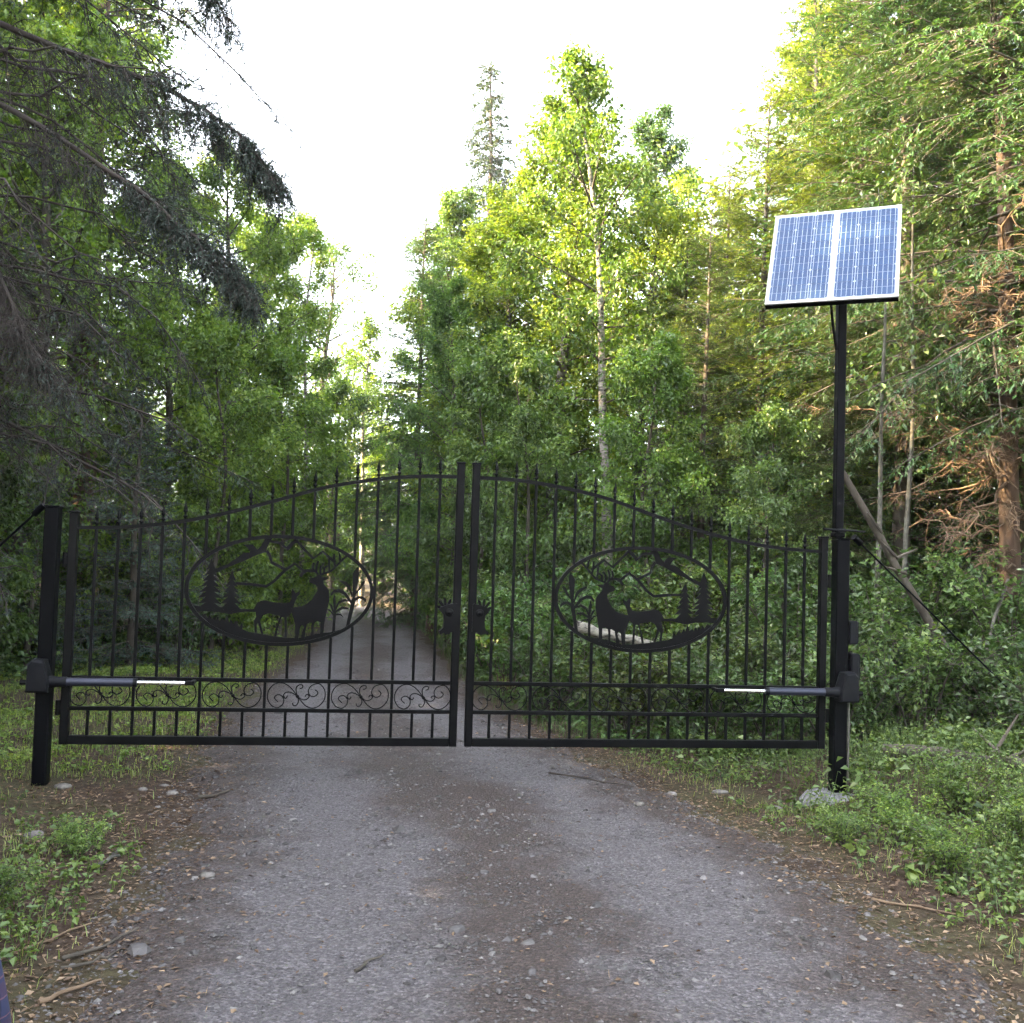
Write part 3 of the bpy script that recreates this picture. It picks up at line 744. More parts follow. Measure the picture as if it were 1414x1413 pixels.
def broadleaf(seed, H, cb, cr, limbs, twigs, leaves, leaf=0.075, r0=0.10, wobble=.12, lean=(0, 0), droop=0.25, up=0.75, bare=0.0):
    """returns trunk geometry, branch geometry, crown geometry (+ colour values)"""
    r = np.random.default_rng(seed)
    TP = trunk_path(r, H, 16, wobble, lean)
    TR = r0 * (1 - np.linspace(0, 1, 16)) ** .75 + .006; TR[0] *= 1.25
    trunk = tubes(TP[None], TR[None], 8)
    u = (np.arange(limbs) + r.random(limbs)) / limbs
    t0 = cb + (0.985 - cb) * u
    az = np.arange(limbs) * 2.39996 + r.normal(0, .5, limbs)
    prof = np.sin(np.pi * np.clip(u * .80 + .16, 0, 1)) ** .8
    L = cr * (prof * .95 + .08) * r.uniform(.6, 1.15, limbs)
    el = np.radians(12 + 50 * u * up) + r.normal(0, .18, limbs)
    s0, _ = along(np.broadcast_to(TP, (limbs, 16, 3)), t0)
    d0 = np.stack([np.cos(az) * np.cos(el), np.sin(az) * np.cos(el), np.sin(el)], 1)
    k = 6; tt = np.linspace(0, 1, k)[None, :, None]
    bend = np.stack([r.normal(0, .25, limbs), r.normal(0, .25, limbs), .25 - droop - .2 * r.random(limbs)], 1)
    LP = s0[:, None] + L[:, None, None] * (d0[:, None] * tt + bend[:, None] * tt ** 2 * .5)
    LR = (.012 + .012 * L / max(cr, .1))[:, None] * (1 - np.linspace(0, .85, k))[None] * (r0 / .1)
    # twigs
    li = np.repeat(np.arange(limbs), twigs); m = len(li)
    s = .18 + .82 * r.random(m) ** .8
    p0, dl = along(LP[li], s)
    ax = unit(r.normal(0, 1, (m, 3)) + np.array([0, 0, .8]))
    dt = unit(rot_about(dl, ax, r.uniform(.4, 1.25, m) * r.choice([-1, 1], m)) + np.array([0, 0, .1]))
    tl = (.22 + .35 * (1 - s)) * (.25 + .30 * L[li]) * r.uniform(.7, 1.4, m)
    q = np.linspace(0, 1, 3)[None, :, None]
    TW = p0[:, None] + tl[:, None, None] * (dt[:, None] * q + np.array([0, 0, -droop])[None, None] * q ** 2)
    TWr = np.broadcast_to((np.array([.0055, .0038, .0018]))[None], (m, 3))
    branches = cat_geo([tubes(LP, LR, 5), tubes(TW, TWr, 3)])
    # leaves
    keep = r.random(m) > bare
    ti = np.repeat(np.arange(m)[keep], leaves); nl = len(ti)
    lp, ld = along(TW[ti], r.random(nl) ** .7)
    jit = r.normal(0, 1, (nl, 3)) * (.055 + .17 * tl[ti, None])
    pos = lp + jit
    d = unit(ld * .35 + unit(jit) * .3 + r.normal(0, .55, (nl, 3)) + np.array([0, 0, -.55]))
    nrm = unit(np.array([0, 0, 1.0]) + r.normal(0, .55, (nl, 3)))
    ln = leaf * r.uniform(.65, 1.3, nl); wd = ln * r.uniform(.55, .8, nl)
    V, Q = leaf_quads(pos, d, nrm, ln, wd)
    tv = r.normal(0, .16, m)[ti] + r.normal(0, .18, limbs)[li[ti]] * .6
    v = np.clip(.48 + tv + r.normal(0, .16, nl), 0, 1)
    return trunk, branches, (V, Q, v)

def conifer(seed, H, cb, R0, whorl=.30, per=5, tw_sp=.085, blades=9, nl=.06, droop=.35, r0=.13, power=.8, hang=.25, up0=.1, dead=0.0, lean=(0, 0), nw=.016, jitter=.25, fullness=1.0, flat=1.0):
    r = np.random.default_rng(seed)
    TP = trunk_path(r, H, 12, .06, lean); TR = r0 * (1 - np.linspace(0, 1, 12)) ** .85 + .006
    trunk = tubes(TP[None], TR[None], 8)
    zs = []; z = cb * H
    while z < H * .985: zs.append(z); z += whorl * (1 - .45 * z / H) * r.uniform(.75, 1.25)
    zs = np.array(zs); nb = np.maximum((per * r.uniform(.8, 1.25, len(zs))).astype(int), 3)
    zi = np.repeat(zs, nb); B = len(zi)
    zi = zi + r.normal(0, .05, B); u = np.clip((zi / H - cb) / (1 - cb), 0, .995)
    az = r.random(B) * 6.283
    L = R0 * (np.clip(1 - u, 0, 1) ** power * .96 + .05) * r.uniform(1 - jitter * 1.4, 1 + jitter, B)
    L *= .72 + .28 * sstep(0, .12, u)
    el = up0 + .55 * u - .25 * (1 - u) + r.normal(0, .1, B)
    s0, _ = along(np.broadcast_to(TP, (B, 12, 3)), zi / H)
    d0 = np.stack([np.cos(az) * np.cos(el), np.sin(az) * np.cos(el), np.sin(el)], 1)
    k = 6; tt = np.linspace(0, 1, k)[None, :, None]
    dz = -droop * (1 - .6 * u) * r.uniform(.6, 1.4, B)
    BP = s0[:, None] + L[:, None, None] * (d0[:, None] * tt + np.stack([0 * dz, 0 * dz, dz], 1)[:, None] * tt ** 2 + np.array([0, 0, .10])[None, None] * tt ** 4)
    BR = (.006 + .009 * L / max(R0, .1))[:, None] * (1 - np.linspace(0, .8, k))[None] * (r0 / .13)
    nt = np.maximum((L / tw_sp).astype(int), 3); bi = np.repeat(np.arange(B), nt); m = len(bi)
    s = .10 + .90 * r.random(m)
    p0, dl = along(BP[bi], s)
    side = unit(np.cross(dl, np.array([0, 0, 1.0]))) * r.choice([-1, 1], m)[:, None]
    dt = unit(dl * .75 + side * r.uniform(.4, 1.1, m)[:, None] + np.array([0, 0, -hang]) + r.normal(0, .15, (m, 3)))
    tl = (.07 + .34 * L[bi] * (1 - s * .75)) * r.uniform(.55, 1.2, m); tl = np.minimum(tl, .75)
    q = np.linspace(0, 1, 3)[None, :, None]
    TW = p0[:, None] + tl[:, None, None] * (dt[:, None] * q + np.array([0, 0, -hang * 1.2])[None, None] * q ** 2)
    TWr = np.broadcast_to(np.array([.0042, .0030, .0015])[None], (m, 3))
    branches = cat_geo([tubes(BP, BR, 5), tubes(TW, TWr, 3)])
    alive = r.random(m) >= dead
    cnt = np.maximum((blades * fullness * tl[alive] / .22).astype(int), 4)
    ti = np.repeat(np.arange(m)[alive], cnt); n = len(ti)
    pos, d = along(TW[ti], r.random(n))
    nd = unit(d * .8 + r.normal(0, .55, (n, 3)) * np.array([1, 1, flat]))
    nrm = unit(np.array([0, 0, 1.0]) + r.normal(0, .5 * flat, (n, 3)))
    ln = nl * r.uniform(.6, 1.3, n); wd = nw * r.uniform(.7, 1.4, n)
    V, Q = leaf_quads(pos, nd, nrm, ln, wd, .1)
    v = np.clip(.45 + r.normal(0, .18, B)[bi[ti]] * .8 + r.normal(0, .12, m)[ti] + r.normal(0, .14, n), 0, 1)
    return trunk, branches, (V, Q, v)

def shrub(seed, H, R, stems, twigs, leaves, leaf=.085):
    r = np.random.default_rng(seed); k = 5
    az = r.random(stems) * 6.283; sp = R * r.uniform(.2, 1.0, stems); h = H * r.uniform(.55, 1.0, stems)
    base = np.stack([np.cos(az), np.sin(az), 0 * az], 1) * (R * .18 * r.random(stems))[:, None]
    tip = np.stack([np.cos(az) * sp, np.sin(az) * sp, h], 1)
    tt = np.linspace(0, 1, k)[None, :, None]
    SP = base[:, None] * (1 - tt) + tip[:, None] * tt + np.array([0, 0, 1.0])[None, None] * (h[:, None, None] * .22 * np.sin(np.pi * tt))
    SR = np.broadcast_to(np.linspace(.010, .003, k)[None], (stems, k))
    si = np.repeat(np.arange(stems), twigs); m = len(si); s = .22 + .78 * r.random(m)
    p0, dl = along(SP[si], s)
    dt = unit(dl * .4 + r.normal(0, .7, (m, 3)) + np.array([0, 0, .15])); tl = R * .42 * r.uniform(.4, 1.1, m)
    q = np.linspace(0, 1, 3)[None, :, None]
    TW = p0[:, None] + tl[:, None, None] * (dt[:, None] * q + np.array([0, 0, -.22])[None, None] * q ** 2)
    br = cat_geo([tubes(SP, SR, 4), tubes(TW, np.broadcast_to(np.array([.0045, .0032, .0018])[None], (m, 3)), 3)])
    ti = np.repeat(np.arange(m), leaves); n = len(ti)
    lp, ld = along(TW[ti], r.random(n)); jit = r.normal(0, .035, (n, 3))
    d = unit(ld * .5 + r.normal(0, .6, (n, 3)) * np.array([1, 1, .5]) + np.array([0, 0, -.15]))
    nrm = unit(np.array([0, 0, 1.0]) + r.normal(0, .38, (n, 3)))
    ln = leaf * r.uniform(.55, 1.25, n)
    pos = lp + jit; pos[:, 2] = np.maximum(pos[:, 2], .03)
    V, Q = leaf_quads(pos, d, nrm, ln, ln * r.uniform(.55, .8, n))
    v = np.clip(.5 + r.normal(0, .16, m)[ti] + r.normal(0, .16, n), 0, 1)
    return br, (V, Q, v)

def crown_data(name, c, mat): return mesh_data(name, c[0], c[1], mat, vals=c[2])

# ---------------------------------------------------------------- prototypes (mesh data shared by the individual trees)
PROTO = {}
def proto(key, gen, H, bark, leafm, name):
    tr, br, cr = gen
    PROTO[key] = (H, mesh_data("trunk", *tr, MT[bark], smooth=True), mesh_data("branches", *br, MT["bark"], smooth=True), crown_data("crown", cr, MT[leafm]), name)
proto("alderA", broadleaf(11, 9.0, .06, 2.0, 62, 15, 54, leaf=.062), 9.0, "bark", "leaf", "alder_tree")
proto("alderB", broadleaf(12, 8.0, .05, 2.3, 60, 15, 54, leaf=.062, wobble=.2), 8.0, "bark", "leaf", "alder_tree")
proto("poplar", broadleaf(13, 9.5, .08, 1.35, 66, 13, 52, leaf=.058, up=1.0), 9.5, "greybark", "leaf", "poplar_tree")
proto("sapling", broadleaf(14, 4.5, .05, 1.25, 36, 13, 38, leaf=.060, r0=.03), 4.5, "bark", "leaf", "young_tree")
proto("lacy", broadleaf(15, 9.0, .35, 2.2, 34, 9, 13, leaf=.085, r0=.10, wobble=.35), 9.0, "bark", "leaf", "maple_tree")
proto("spruceA", conifer(21, 12.0, .05, 2.1, per=5, tw_sp=.085, blades=9, nl=.07, nw=.018), 12.0, "redbark", "needle", "spruce_tree")
proto("cedarA", conifer(22, 10.0, .04, 2.2, whorl=.42, per=11, tw_sp=.07, blades=16, nl=.056, nw=.018, droop=.42, hang=.14, up0=.14, power=.7, flat=.4, r0=.095), 10.0, "bark", "cedar", "cedar_tree")
proto("cedarB", conifer(23, 11.0, .24, 2.5, whorl=.30, per=6, tw_sp=.09, blades=13, nl=.060, nw=.019, droop=.40, hang=.18, up0=.15, power=.65, flat=.4), 11.0, "redbark", "cedar", "hemlock_tree")
proto("spire", conifer(24, 16.0, .22, 1.15, whorl=.30, per=6, tw_sp=.07, blades=13, nl=.10, nw=.030, droop=.75, hang=.45, power=.6, dead=.08), 16.0, "bark", "needle", "spruce_tree")
proto("fir", conifer(25, 3.2, .02, 1.15, whorl=.16, per=6, tw_sp=.055, blades=15, nl=.045, nw=.011, droop=.15, hang=.08, up0=.15, r0=.045, power=.85), 3.2, "bark", "bluenee", "fir_tree")

def plant(key, x, y, H, label, rz=None, tint=(1, 1, 1), name=None, cat="tree", wide=1.0, lean=(0, 0), group=None):
    H0, tr, br, cr, nm = PROTO[key]
    s = H / H0
    root = empty(name or nm, (x, y, float(terrain(x, y)) - .04), 0)
    rz = rz if rz is not None else ((x * 37.7 + y * 91.3) % 6.283)
    root.rotation_euler = (lean[1], lean[0], rz); root.scale = (s * wide, s * wide, s)
    tag(root, label, cat, group)
    link("trunk", tr, root); link("branches", br, root)["kind"] = "stuff"
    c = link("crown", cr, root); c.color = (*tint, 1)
    return root

# ================================================================== the trees of the forest edge
GL, GRr = "trees along the plain post side of the drive", "trees along the solar pole side of the drive"
Y = (1.9, 1.5, .6); B_ = (.85, .95, 1.15); D = (.75, .8, .75)  # Y puts yellow sunlight, B_ bluish shade and distance, into the leaf colour
# side of the plain post; raised tints paint light into the shaded crowns
plant("spruceA", -4.70, 9.0, 15.5, "tall dark spruce rising out of frame behind the drooping dead boughs", group=GL, tint=(1.1, 1.15, 1.2))
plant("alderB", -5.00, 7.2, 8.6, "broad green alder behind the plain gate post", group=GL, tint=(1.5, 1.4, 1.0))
plant("alderA", -3.95, 11.0, 7.7, "alder tinted sunlit, seen under the drooping spruce bough", group=GL, tint=(1.45, 1.35, .95))
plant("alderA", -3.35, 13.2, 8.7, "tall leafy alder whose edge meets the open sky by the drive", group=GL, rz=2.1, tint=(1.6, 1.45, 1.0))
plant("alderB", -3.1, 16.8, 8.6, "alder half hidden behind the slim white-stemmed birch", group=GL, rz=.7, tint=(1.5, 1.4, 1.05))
plant("fir", -3.40, 6.3, 3.3, "small blue-green fir standing in front of the gate's plain end", group=GL)
plant("fir", -4.35, 5.6, 2.4, "smaller fir beside the blue-green one, nearer the plain post", group=GL, rz=2.5, tint=(.9, .95, .85))
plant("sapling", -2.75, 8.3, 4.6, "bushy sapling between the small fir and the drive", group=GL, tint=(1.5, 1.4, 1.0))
plant("sapling", -4.55, 4.4, 4.2, "dark leafy sapling beside the plain gate post", group=GL, tint=D)
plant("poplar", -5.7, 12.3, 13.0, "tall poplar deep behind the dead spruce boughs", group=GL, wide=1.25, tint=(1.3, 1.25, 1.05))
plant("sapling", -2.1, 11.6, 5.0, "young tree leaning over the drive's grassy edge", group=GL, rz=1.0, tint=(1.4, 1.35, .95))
plant("lacy", -1.75, 25.0, 10.6, "lacy maple with sky showing through above the far bend of the drive", group="trees at the far bend")
plant("sapling", -1.75, 19.5, 5.6, "dark young tree at the drive's far left bend", group="trees at the far bend", tint=D)
plant("alderB", -4.8, 26.0, 9.0, "alder standing inside the far bend of the drive", group="trees at the far bend", tint=(1.2, 1.15, .75))
# side of the solar pole; gold tints paint sunlight, dim blue-green ones shade
plant("cedarA", 0.32, 14.8, 8.6, "dense cedar tinted bluish for shade and distance, with red-brown trunk beside the far drive", group=GRr, tint=B_)
plant("poplar", 1.35, 19.0, 10.4, "pale poplar behind the bluish cedar", group=GRr, wide=1.3)
plant("spire", 2.75, 26.0, 17.4, "thin ragged spruce spire standing alone against the white sky", group=GRr, tint=(1, 1, 1.1), wide=1.5)
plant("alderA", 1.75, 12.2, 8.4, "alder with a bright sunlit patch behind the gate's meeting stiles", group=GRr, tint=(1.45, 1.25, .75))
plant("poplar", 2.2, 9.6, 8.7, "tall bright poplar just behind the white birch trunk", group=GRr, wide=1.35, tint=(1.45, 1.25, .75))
plant("poplar", 5.85, 17.2, 11.9, "dark narrow poplar top seen between the birch and the sunlit cedars", group=GRr, wide=1.0, tint=(.7, .85, .9))
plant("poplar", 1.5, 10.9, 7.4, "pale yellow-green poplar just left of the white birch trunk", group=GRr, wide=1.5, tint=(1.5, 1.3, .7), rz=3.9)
plant("alderB", 3.75, 10.6, 7.4, "alder tinted sunlit yellow to the right of the birch trunk", group=GRr, tint=Y, rz=1.4)
plant("alderB", 0.75, 10.2, 5.9, "low shaded alder overhanging the drive behind the gate", group=GRr, tint=(.85, 1, .85), wide=.85)
plant("cedarA", 3.55, 6.1, 6.1, "dark-skirted cedar behind the right leaf's pine cut-outs", group=GRr, rz=.5)
plant("cedarA", 4.95, 7.8, 8.3, "cedar with sunlight tinted gold just left of the solar panel", group=GRr, tint=(2.1, 1.7, .8))
plant("cedarA", 6.4, 9.6, 11.2, "tallest sun-tinted cedar behind the solar panel", group=GRr, rz=2.6, tint=(2.3, 1.8, .75))
plant("cedarA", 5.85, 5.4, 12.0, "big green cedar whose boughs hang to the right of the solar panel", group=GRr, rz=4.2, tint=(.75, .95, 1.0))  # dim blue-green tint puts shade into this and the frame-edge cedars
plant("cedarA", 7.1, 6.4, 12.5, "tall hemlock at the frame edge behind the trunk with dead branches", group=GRr, rz=5.2, tint=(.75, .95, .95))
plant("alderA", 7.4, 12.4, 11.4, "alder tinted sunlit yellow rising above the sun-tinted cedars", group=GRr, tint=Y)
plant("cedarA", 6.1, 7.2, 10.5, "dense sun-tinted golden-green cedar right behind the solar panel", group=GRr, rz=3.3, tint=(1.75, 1.45, .75))
plant("cedarA", 7.9, 8.6, 14.0, "tall cedar filling the top corner beyond the big green cedar", group=GRr, rz=1.2, tint=(1.3, 1.25, .9))
plant("cedarA", 4.35, 9.5, 6.9, "cedar filling the gap between the sun-tinted alder and the sun-tinted cedar", group=GRr, rz=5.6, tint=(1.1, 1.1, .85))
plant("cedarA", 5.3, 10.6, 8.5, "sun-tinted cedar standing behind the one left of the panel", group=GRr, rz=.9, tint=(2.1, 1.7, .8))
plant("cedarA", 8.2, 4.9, 12.0, "cedar just outside the dry-branched trunk at the frame edge", group=GRr, rz=2.9, tint=(.95, 1.1, 1.0))
plant("cedarA", 6.9, 4.6, 7.0, "young cedar behind the dry brown branches", group=GRr, rz=4.4, tint=(.9, 1.05, .95))
plant("cedarB", 6.15, 2.55, 12.5, "high-crowned hemlock whose green boughs hang over the dry brown branches", group=GRr, rz=.6, tint=(.72, .92, .95))
plant("sapling", 1.35, 6.2, 4.1, "bright sapling behind the right leaf beside the lock", group=GRr)
plant("sapling", 0.95, 8.3, 4.4, "slender sapling just past the meeting stiles", group=GRr, rz=.4)
plant("sapling", 2.65, 5.2, 3.9, "light green sapling in front of the birch trunk", group=GRr, tint=(1.1, 1.15, .8), rz=3.0)
plant("sapling", 3.55, 4.2, 3.1, "low leafy sapling behind the right end of the gate", group=GRr, rz=5.0)
plant("cedarA", 4.7, 4.8, 4.6, "young cedar right behind the solar pole", group=GRr, rz=2.2, tint=(1.1, 1.05, .8))

# white birch beside the drive, and thinner birches
def birch(seed, x, y, H, r0, cb, cr, limbs, label, lean=(0, 0), tw=11, lv=26, tint=(1.1, 1.1, .8), group=None):
    root = empty("birch_tree", (x, y, float(terrain(x, y)) - .05)); tag(root, label, "tree", group)
    tr, br, cr_ = broadleaf(seed, H, cb, cr, limbs, tw, lv, leaf=.07, r0=r0, wobble=.10, lean=lean, droop=.3, up=1.1)
    link("trunk", mesh_data("trunk", *tr, MT["birch"], smooth=True), root)
    link("branches", mesh_data("branches", *br, MT["bark"], smooth=True), root)["kind"] = "stuff"
    link("crown", crown_data("crown", cr_, MT["leaf"]), root).color = (*tint, 1)
birch(31, 2.62, 7.0, 8.4, .075, .42, 1.4, 36, "white birch with a bare pale trunk behind the arch of the right leaf", lean=(-.55, .1))
birch(32, -2.0, 15.2, 8.4, .055, .45, .8, 20, "slim white-stemmed birch on the plain post side of the drive", lean=(.1, 0), group="thin birches")
birch(33, -0.78, 22.3, 8.0, .075, .42, .9, 18, "thin birch, leaves tinted sunlit yellow, standing where the drive bends away", lean=(-.12, 0), tint=(1.5, 1.4, .6), group="thin birches")  # yellow tint paints the sun of the far opening into the leaves

# slim bare poles of young trees right of the solar pole
def pole_tree(seed, x, y, H, label):
    root = empty("sapling_pole", (x, y, float(terrain(x, y)) - .05)); tag(root, label, "tree", "bare young stems")
    tr, br, cr_ = broadleaf(seed, H, .55, .55, 10, 5, 8, leaf=.07, r0=.026, wobble=.10)
    link("trunk", mesh_data("trunk", *tr, MT["greybark"], smooth=True), root)
    link("branches", mesh_data("branches", *br, MT["bark"], smooth=True), root)["kind"] = "stuff"
    link("crown", crown_data("crown", cr_, MT["leaf"]), root)
pole_tree(41, 4.30, 3.0, 5.2, "thin grey bare stem, the one closer to the solar pole")
pole_tree(42, 4.72, 3.2, 5.6, "thin grey bare stem, the one farther from the solar pole")

# trunk with dead horizontal branches at the right edge
def dead_branched(seed, x, y, H, r0, zb, zt, nb, Lr, azr, barkm, twigm, label, needles=None, tipneedle=.0, lean=(0, 0), droop=.25, tw_sp=.07, sub=2, nmat="darknee", name="spruce_tree", upper=None, umat="darknee", tlen=.32, hang=.5, wig=.3):
    """conifer whose lower branches are bare, twiggy and drooping; optional living needles towards their tips"""
    r = np.random.default_rng(seed)
    root = empty(name, (x, y, float(terrain(x, y)) - .08)); tag(root, label, "tree")
    TP = trunk_path(r, H, 14, .08, lean); TR = r0 * (1 - np.linspace(0, 1, 14)) ** .8 + .008
    link("trunk", mesh_data("trunk", *tubes(TP[None], TR[None], 10), MT[barkm], smooth=True), root)
    az = r.uniform(azr[0], azr[1], nb); z0 = r.uniform(zb, zt, nb); L = r.uniform(Lr[0], Lr[1], nb)
    el = r.normal(.02, .16, nb)
    s0, _ = along(np.broadcast_to(TP, (nb, 14, 3)), z0 / H)
    d0 = np.stack([np.cos(az) * np.cos(el), np.sin(az) * np.cos(el), np.sin(el)], 1)
    k = 9; t = np.linspace(0, 1, k)[None, :, None]
    wg = np.cumsum(r.normal(0, wig * .12, (nb, k, 3)), 1) * (np.arange(k) > 0)[None, :, None]
    BP = s0[:, None] + L[:, None, None] * (d0[:, None] * t + np.array([0, 0, -droop])[None, None] * t ** 2 * r.uniform(.5, 1.5, nb)[:, None, None] + wg)
    BR = (.006 + .005 * L)[:, None] * (1 - np.linspace(0, .82, k))[None]
    geo = [tubes(BP, BR, 5)]
    bi = np.repeat(np.arange(nb), np.maximum((L / tw_sp).astype(int), 4)); m = len(bi); s = .08 + .92 * r.random(m)
    p0, dl = along(BP[bi], s)
    side = unit(np.cross(dl, np.array([0, 0, 1.0]))) * r.choice([-1, 1], m)[:, None]
    dt = unit(dl * .6 + side * r.uniform(.2, 1.0, m)[:, None] + np.array([0, 0, -1]) * r.uniform(0, hang * 2, m)[:, None] + r.normal(0, .3, (m, 3)))
    tl = tlen * L[bi] * (1.1 - s * .7) * r.uniform(.3, 1.2, m)
    kk = 5; q = np.linspace(0, 1, kk)[None, :, None]
    wig2 = np.cumsum(r.normal(0, wig * .3, (m, kk, 3)), 1) * (np.arange(kk) > 0)[None, :, None]
    TW = p0[:, None] + tl[:, None, None] * (dt[:, None] * q + np.array([0, 0, -hang])[None, None] * q ** 2 + wig2)
    geo.append(tubes(TW, np.linspace(.0048, .0016, kk)[None] * r.uniform(.7, 1.5, m)[:, None], 3))
    ti = np.repeat(np.arange(m), sub * 2); mm_ = len(ti); s2 = r.random(mm_)
    p1, d1 = along(TW[ti], s2)
    d2 = unit(d1 * .6 + r.normal(0, .8, (mm_, 3)) + np.array([0, 0, -hang * .5])); l2 = np.minimum(tl[ti] * .5, .28) * r.uniform(.25, 1.0, mm_)
    q3 = np.linspace(0, 1, 3)[None, :, None]
    T3 = p1[:, None] + l2[:, None, None] * (d2[:, None] * q3 + np.array([0, 0, -.25])[None, None] * q3 ** 2)
    geo.append(tubes(T3, np.broadcast_to(np.array([.0024, .0018, .0010])[None], (mm_, 3)), 3))
    link("dead_branches", mesh_data("dead_branches", *cat_geo(geo), MT[twigm], smooth=True), root)
    if needles:
        dist = s[ti] * .75 + .25 * s2
        pk = np.clip((dist - (1 - tipneedle)) / .25, 0, 1)
        ok = r.random(mm_) < pk
        ci = np.repeat(np.arange(mm_)[ok], needles); n = len(ci)
        pos, d = along(T3[ci], r.random(n)); nd = unit(d * .8 + r.normal(0, .6, (n, 3))); nrm = unit(r.normal(0, .6, (n, 3)) + np.array([0, 0, 1.0]))
        V, Q = leaf_quads(pos, nd, nrm, .032 * r.uniform(.6, 1.3, n), .0085 * r.uniform(.7, 1.3, n), .1)
        v = np.clip(.45 + r.normal(0, .2, mm_)[ci] + r.normal(0, .15, n), 0, 1)
        link("needle_sprays", crown_data("needle_sprays", (V, Q, v), MT[nmat]), root)
    if upper == "cedarB":
        for nm, d_ in (("branches", PROTO[upper][2]), ("crown", PROTO[upper][3])):
            u_ = link(nm, d_, root); u_.scale = (1.08, 1.08, H / PROTO[upper][0]); u_.rotation_euler[2] = 1.9; u_.location = (lean[0] * .6, 0, .2); u_["kind"] = "stuff"
    elif upper:
        _, br, cr_ = conifer(*upper[0], **upper[1])
        link("branches", mesh_data("branches", *br, MT[barkm], smooth=True), root)["kind"] = "stuff"
        link("crown", crown_data("crown", cr_, MT[umat]), root)
    return root
dead_branched(51, -4.15, 1.9, 15.0, .17, 2.2, 7.4, 90, (1.0, 2.5), (-2.2, .95), "bark", "twig",
    "old spruce at the frame edge with long drooping half-dead boughs over the gate", needles=6, tipneedle=.6, droop=.34, tw_sp=.058, tlen=.24, hang=.28,
    upper=((52, 15.0, .50, 2.6), dict(droop=.5, hang=.4, r0=.17, whorl=.45, per=4, nl=.07, nw=.02)))
dead_branched(53, 5.95, 3.25, 12.0, .105, 1.3, 4.4, 44, (.8, 2.2), (1.6, 5.2), "redbark", "drytwig",
    "grey conifer trunk with dry brown dead branches at the frame edge", droop=.12, tw_sp=.06, tlen=.25, hang=.18, lean=(-.5, 0),
    upper="cedarB")

# specific drooping boughs of the old spruce that cross the sky: individual limbs with hanging sprays
def bough(name, pts, r0, seed, twl, needles, label, tw_n=165, tipn=.80):
    r = np.random.default_rng(seed); P = np.array(pts, float)
    t = np.linspace(0, len(P) - 1, 14); i = np.minimum(t.astype(int), len(P) - 2); f = (t - i)[:, None]
    PP = P[i] * (1 - f) + P[i + 1] * f + np.cumsum(r.normal(0, .012, (14, 3)), 0)
    geo = [tubes(PP[None], (r0 * (1 - np.linspace(0, .85, 14)))[None], 6)]
    m = tw_n; s = .12 + .88 * r.random(m); p0, dl = along(np.broadcast_to(PP, (m, 14, 3)), s)
    side = unit(np.cross(dl, np.array([0, 0, 1.0]))) * r.choice([-1, 1], m)[:, None]
    dt = unit(dl * .8 + side * r.uniform(.1, .9, m)[:, None] + np.array([0, 0, -1]) * r.uniform(-.15, .8, m)[:, None] + r.normal(0, .38, (m, 3)))
    tl = twl * (1.15 - .8 * s) * r.uniform(.35, 1.2, m)
    q = np.linspace(0, 1, 5)[None, :, None]
    TW = p0[:, None] + tl[:, None, None] * (dt[:, None] * q + np.array([0, 0, -.35])[None, None] * q ** 2)
    geo.append(tubes(TW, np.broadcast_to(np.linspace(.0045, .0014, 5)[None], (m, 5)), 3))
    ti = np.repeat(np.arange(m), 9); mm_ = len(ti); s2 = .1 + .9 * r.random(mm_); p1, d1 = along(TW[ti], s2)
    d2 = unit(d1 * .7 + r.normal(0, .7, (mm_, 3)) + np.array([0, 0, -.35])); l2 = r.uniform(.05, .22, mm_)
    q3 = np.linspace(0, 1, 3)[None, :, None]; T3 = p1[:, None] + l2[:, None, None] * (d2[:, None] * q3 + np.array([0, 0, -.3])[None, None] * q3 ** 2)
    geo.append(tubes(T3, np.broadcast_to(np.array([.0022, .0016, .0010])[None], (mm_, 3)), 3))
    o = link(name, mesh_data(name, *cat_geo(geo), MT["twig"], smooth=True), OLD); o.location = -Vector(OLD.location)
    if label: o["label"] = label
    ok = (r.random(mm_) < np.clip((s[ti] - (1 - tipn)) * 2.2, 0, 1)) & (r.random(m) < .78)[ti]; ci = np.repeat(np.arange(mm_)[ok], needles); n = len(ci)
    pos, d = along(T3[ci], r.random(n)); nd = unit(d * .8 + r.normal(0, .6, (n, 3))); nrm = unit(r.normal(0, .6, (n, 3)) + np.array([0, 0, 1.0]))
    V, Q = leaf_quads(pos, nd, nrm, .034 * r.uniform(.6, 1.3, n), .009 * r.uniform(.7, 1.3, n), .1)
    link("bough_needles", crown_data("bough_needles", (V, Q, np.clip(.45 + r.normal(0, .2, mm_)[ci] + r.normal(0, .15, n), 0, 1)), MT["darknee"]), o)
OLD = [o for o in col.objects if o.get("label", "").startswith("old spruce")][0]
bough("bough", [(-4.1, 1.9, 5.7), (-3.1, 1.8, 5.3), (-2.25, 1.6, 4.95), (-1.75, 1.4, 4.65), (-1.42, 1.35, 4.25)], .030, 61, .58, 15, "upper bough sweeping down against the sky")
bough("bough", [(-4.1, 1.8, 5.1), (-3.2, 1.5, 4.65), (-2.56, 1.3, 4.2), (-2.1, 1.1, 3.8), (-1.7, 1.0, 3.52), (-1.5, .95, 3.22)], .030, 62, .48, 16, "lower dark bough pointing down to the right")
bough("bough", [(-4.1, 1.9, 6.7), (-3.0, 1.4, 6.4), (-2.2, 1.1, 5.9), (-1.88, 1.0, 5.35)], .026, 63, .5, 14, "bough tip hanging in at the top of the frame", tw_n=70)
bough("bough", [(-4.1, 1.9, 4.6), (-3.6, 1.3, 3.9), (-3.1, .9, 3.1), (-2.85, .8, 2.6)], .028, 64, .7, 6, "bare lower bough hanging toward the gate", tipn=.4)

